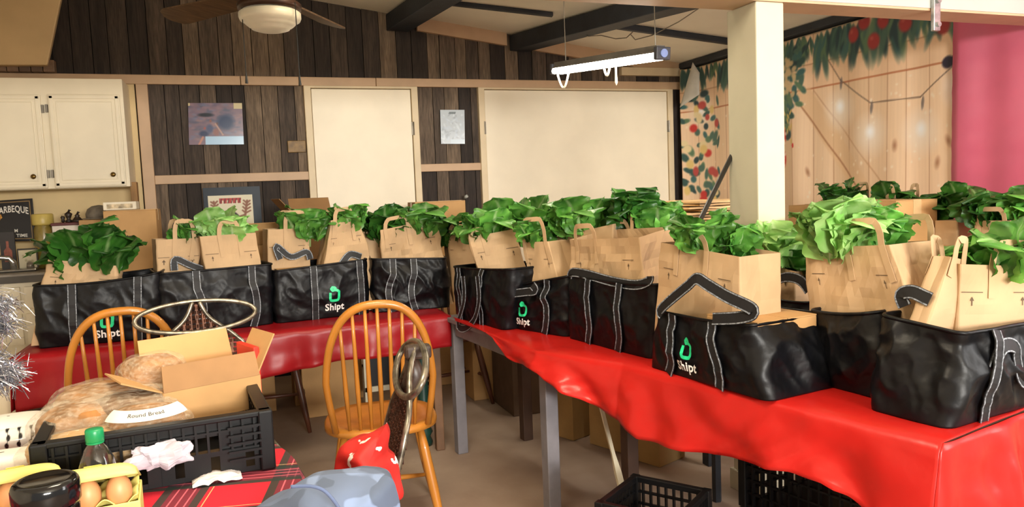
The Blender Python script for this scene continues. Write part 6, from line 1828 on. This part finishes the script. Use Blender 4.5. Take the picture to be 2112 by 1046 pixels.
def fold_cloth(name, label, pts, m, cat, dist, thick, seed, amp=.02, parts=None):
    """a bunched cloth: px outline at distance, inflated to real thickness"""
    P = [Pd(x, y, dist) for x, y in pts]; cx = sum((q.x for q in P))/len(P); cy = sum((q.y for q in P))/len(P); cz = sum((q.z for q in P))/len(P); C0 = Vector((cx, cy, cz))
    n = len(P)*6; R_ = smooth_path(P+[P[0]], 6)[:-1]; n = len(R_); b = MB(); nr = 10
    fw = Vector((math.sin(YAW), math.cos(YAW), 0))
    vs = []; fs = []
    for side in (1, -1):
        for j in range(nr+1):
            f = j/nr
            for q in R_:
                pt = C0.lerp(q, f); hgt = thick*math.sqrt(max(0, 1-f*f))*side
                nz = amp*(mnoise.noise(pt*9+Vector((seed, 0, side)))+.6*mnoise.noise(pt*21+Vector((0, seed, side))))*(1-f**6)
                vs.append(pt-fw*(hgt+nz*1.5*side)+Vector((0, 0, nz*.5)))
    m_ = (nr+1)*n
    for s_ in range(2):
        for j in range(nr):
            for k in range(n):
                q = (s_*m_+j*n+k, s_*m_+j*n+(k+1) % n, s_*m_+(j+1)*n+(k+1) % n, s_*m_+(j+1)*n+k); fs.append(q if s_ == 0 else q[::-1])
    b.add(vs, fs); return b
t = thing('red_bandana', 'red bandana with white print bunched on the edge-on chair', 'bandana', tuple(Pd(765, 960, 1.80)))
b = fold_cloth('', '', [(688, 975), (700, 925), (735, 905), (790, 885), (795, 880), (803, 900), (800, 930), (818, 945), (826, 985), (828, 1030), (760, 1040), (700, 1010)], M_red3, '', 1.78, .055, 2, .045)
o = b.build('cloth', M_red3, t, smooth=True)
def camo():
    m = bpy.data.materials.new('blue_camouflage'); m.use_nodes = True
    nt = m.node_tree; N = nt.nodes; L = nt.links; bs = N['Principled BSDF']; bs.inputs['Roughness'].default_value = .8
    tc = N.new('ShaderNodeTexCoord')
    c = (*lin(hexc('#65738d')), 1); prev = c
    for k, (sc, th_, col) in enumerate(((9, .54, '#7d8fb0'), (13, .56, '#576379'), (7, .60, '#90a3c4'))):
        nz = N.new('ShaderNodeTexNoise'); nz.inputs['Scale'].default_value = sc; nz.inputs['Detail'].default_value = 1.5
        mp = N.new('ShaderNodeMapping'); mp.inputs['Location'].default_value = (k*3.1, k*1.3, 0); L.new(tc.outputs['Object'], mp.inputs[0]); L.new(mp.outputs[0], nz.inputs['Vector'])
        gt = N.new('ShaderNodeMapRange'); gt.inputs[1].default_value = th_-.01; gt.inputs[2].default_value = th_+.01; L.new(nz.outputs['Fac'], gt.inputs[0])
        mx = N.new('ShaderNodeMix'); mx.data_type = 'RGBA'; L.new(gt.outputs[0], mx.inputs[0])
        if isinstance(prev, tuple): mx.inputs[6].default_value = prev
        else: L.new(prev, mx.inputs[6])
        mx.inputs[7].default_value = (*lin(hexc(col)), 1); prev = mx.outputs[2]
    L.new(prev, bs.inputs['Base Color']); return m
M_camo = camo()
t = thing('camo_jacket', 'pale blue camouflage jacket heaped at the bottom edge', 'jacket', tuple(Pd(690, 1080, 1.45)))
b = fold_cloth('', '', [(520, 1052), (570, 1030), (615, 995), (655, 982), (715, 976), (770, 978), (805, 985), (818, 1010), (826, 1060), (815, 1150), (690, 1170), (540, 1150)], M_camo, '', 1.45, .10, 5, .022)
b.build('cloth', M_camo, t, smooth=True)
seam = smooth_path([Pd(x, y, 1.345) for x, y in ((600, 1004), (640, 1003), (668, 1012), (690, 1035), (705, 1060))], 6)
b = MB(); b.tube(seam, .0035, 6); b.build('seam', mat('denim_seam', '#5d6c8e', .8), t, smooth=True)
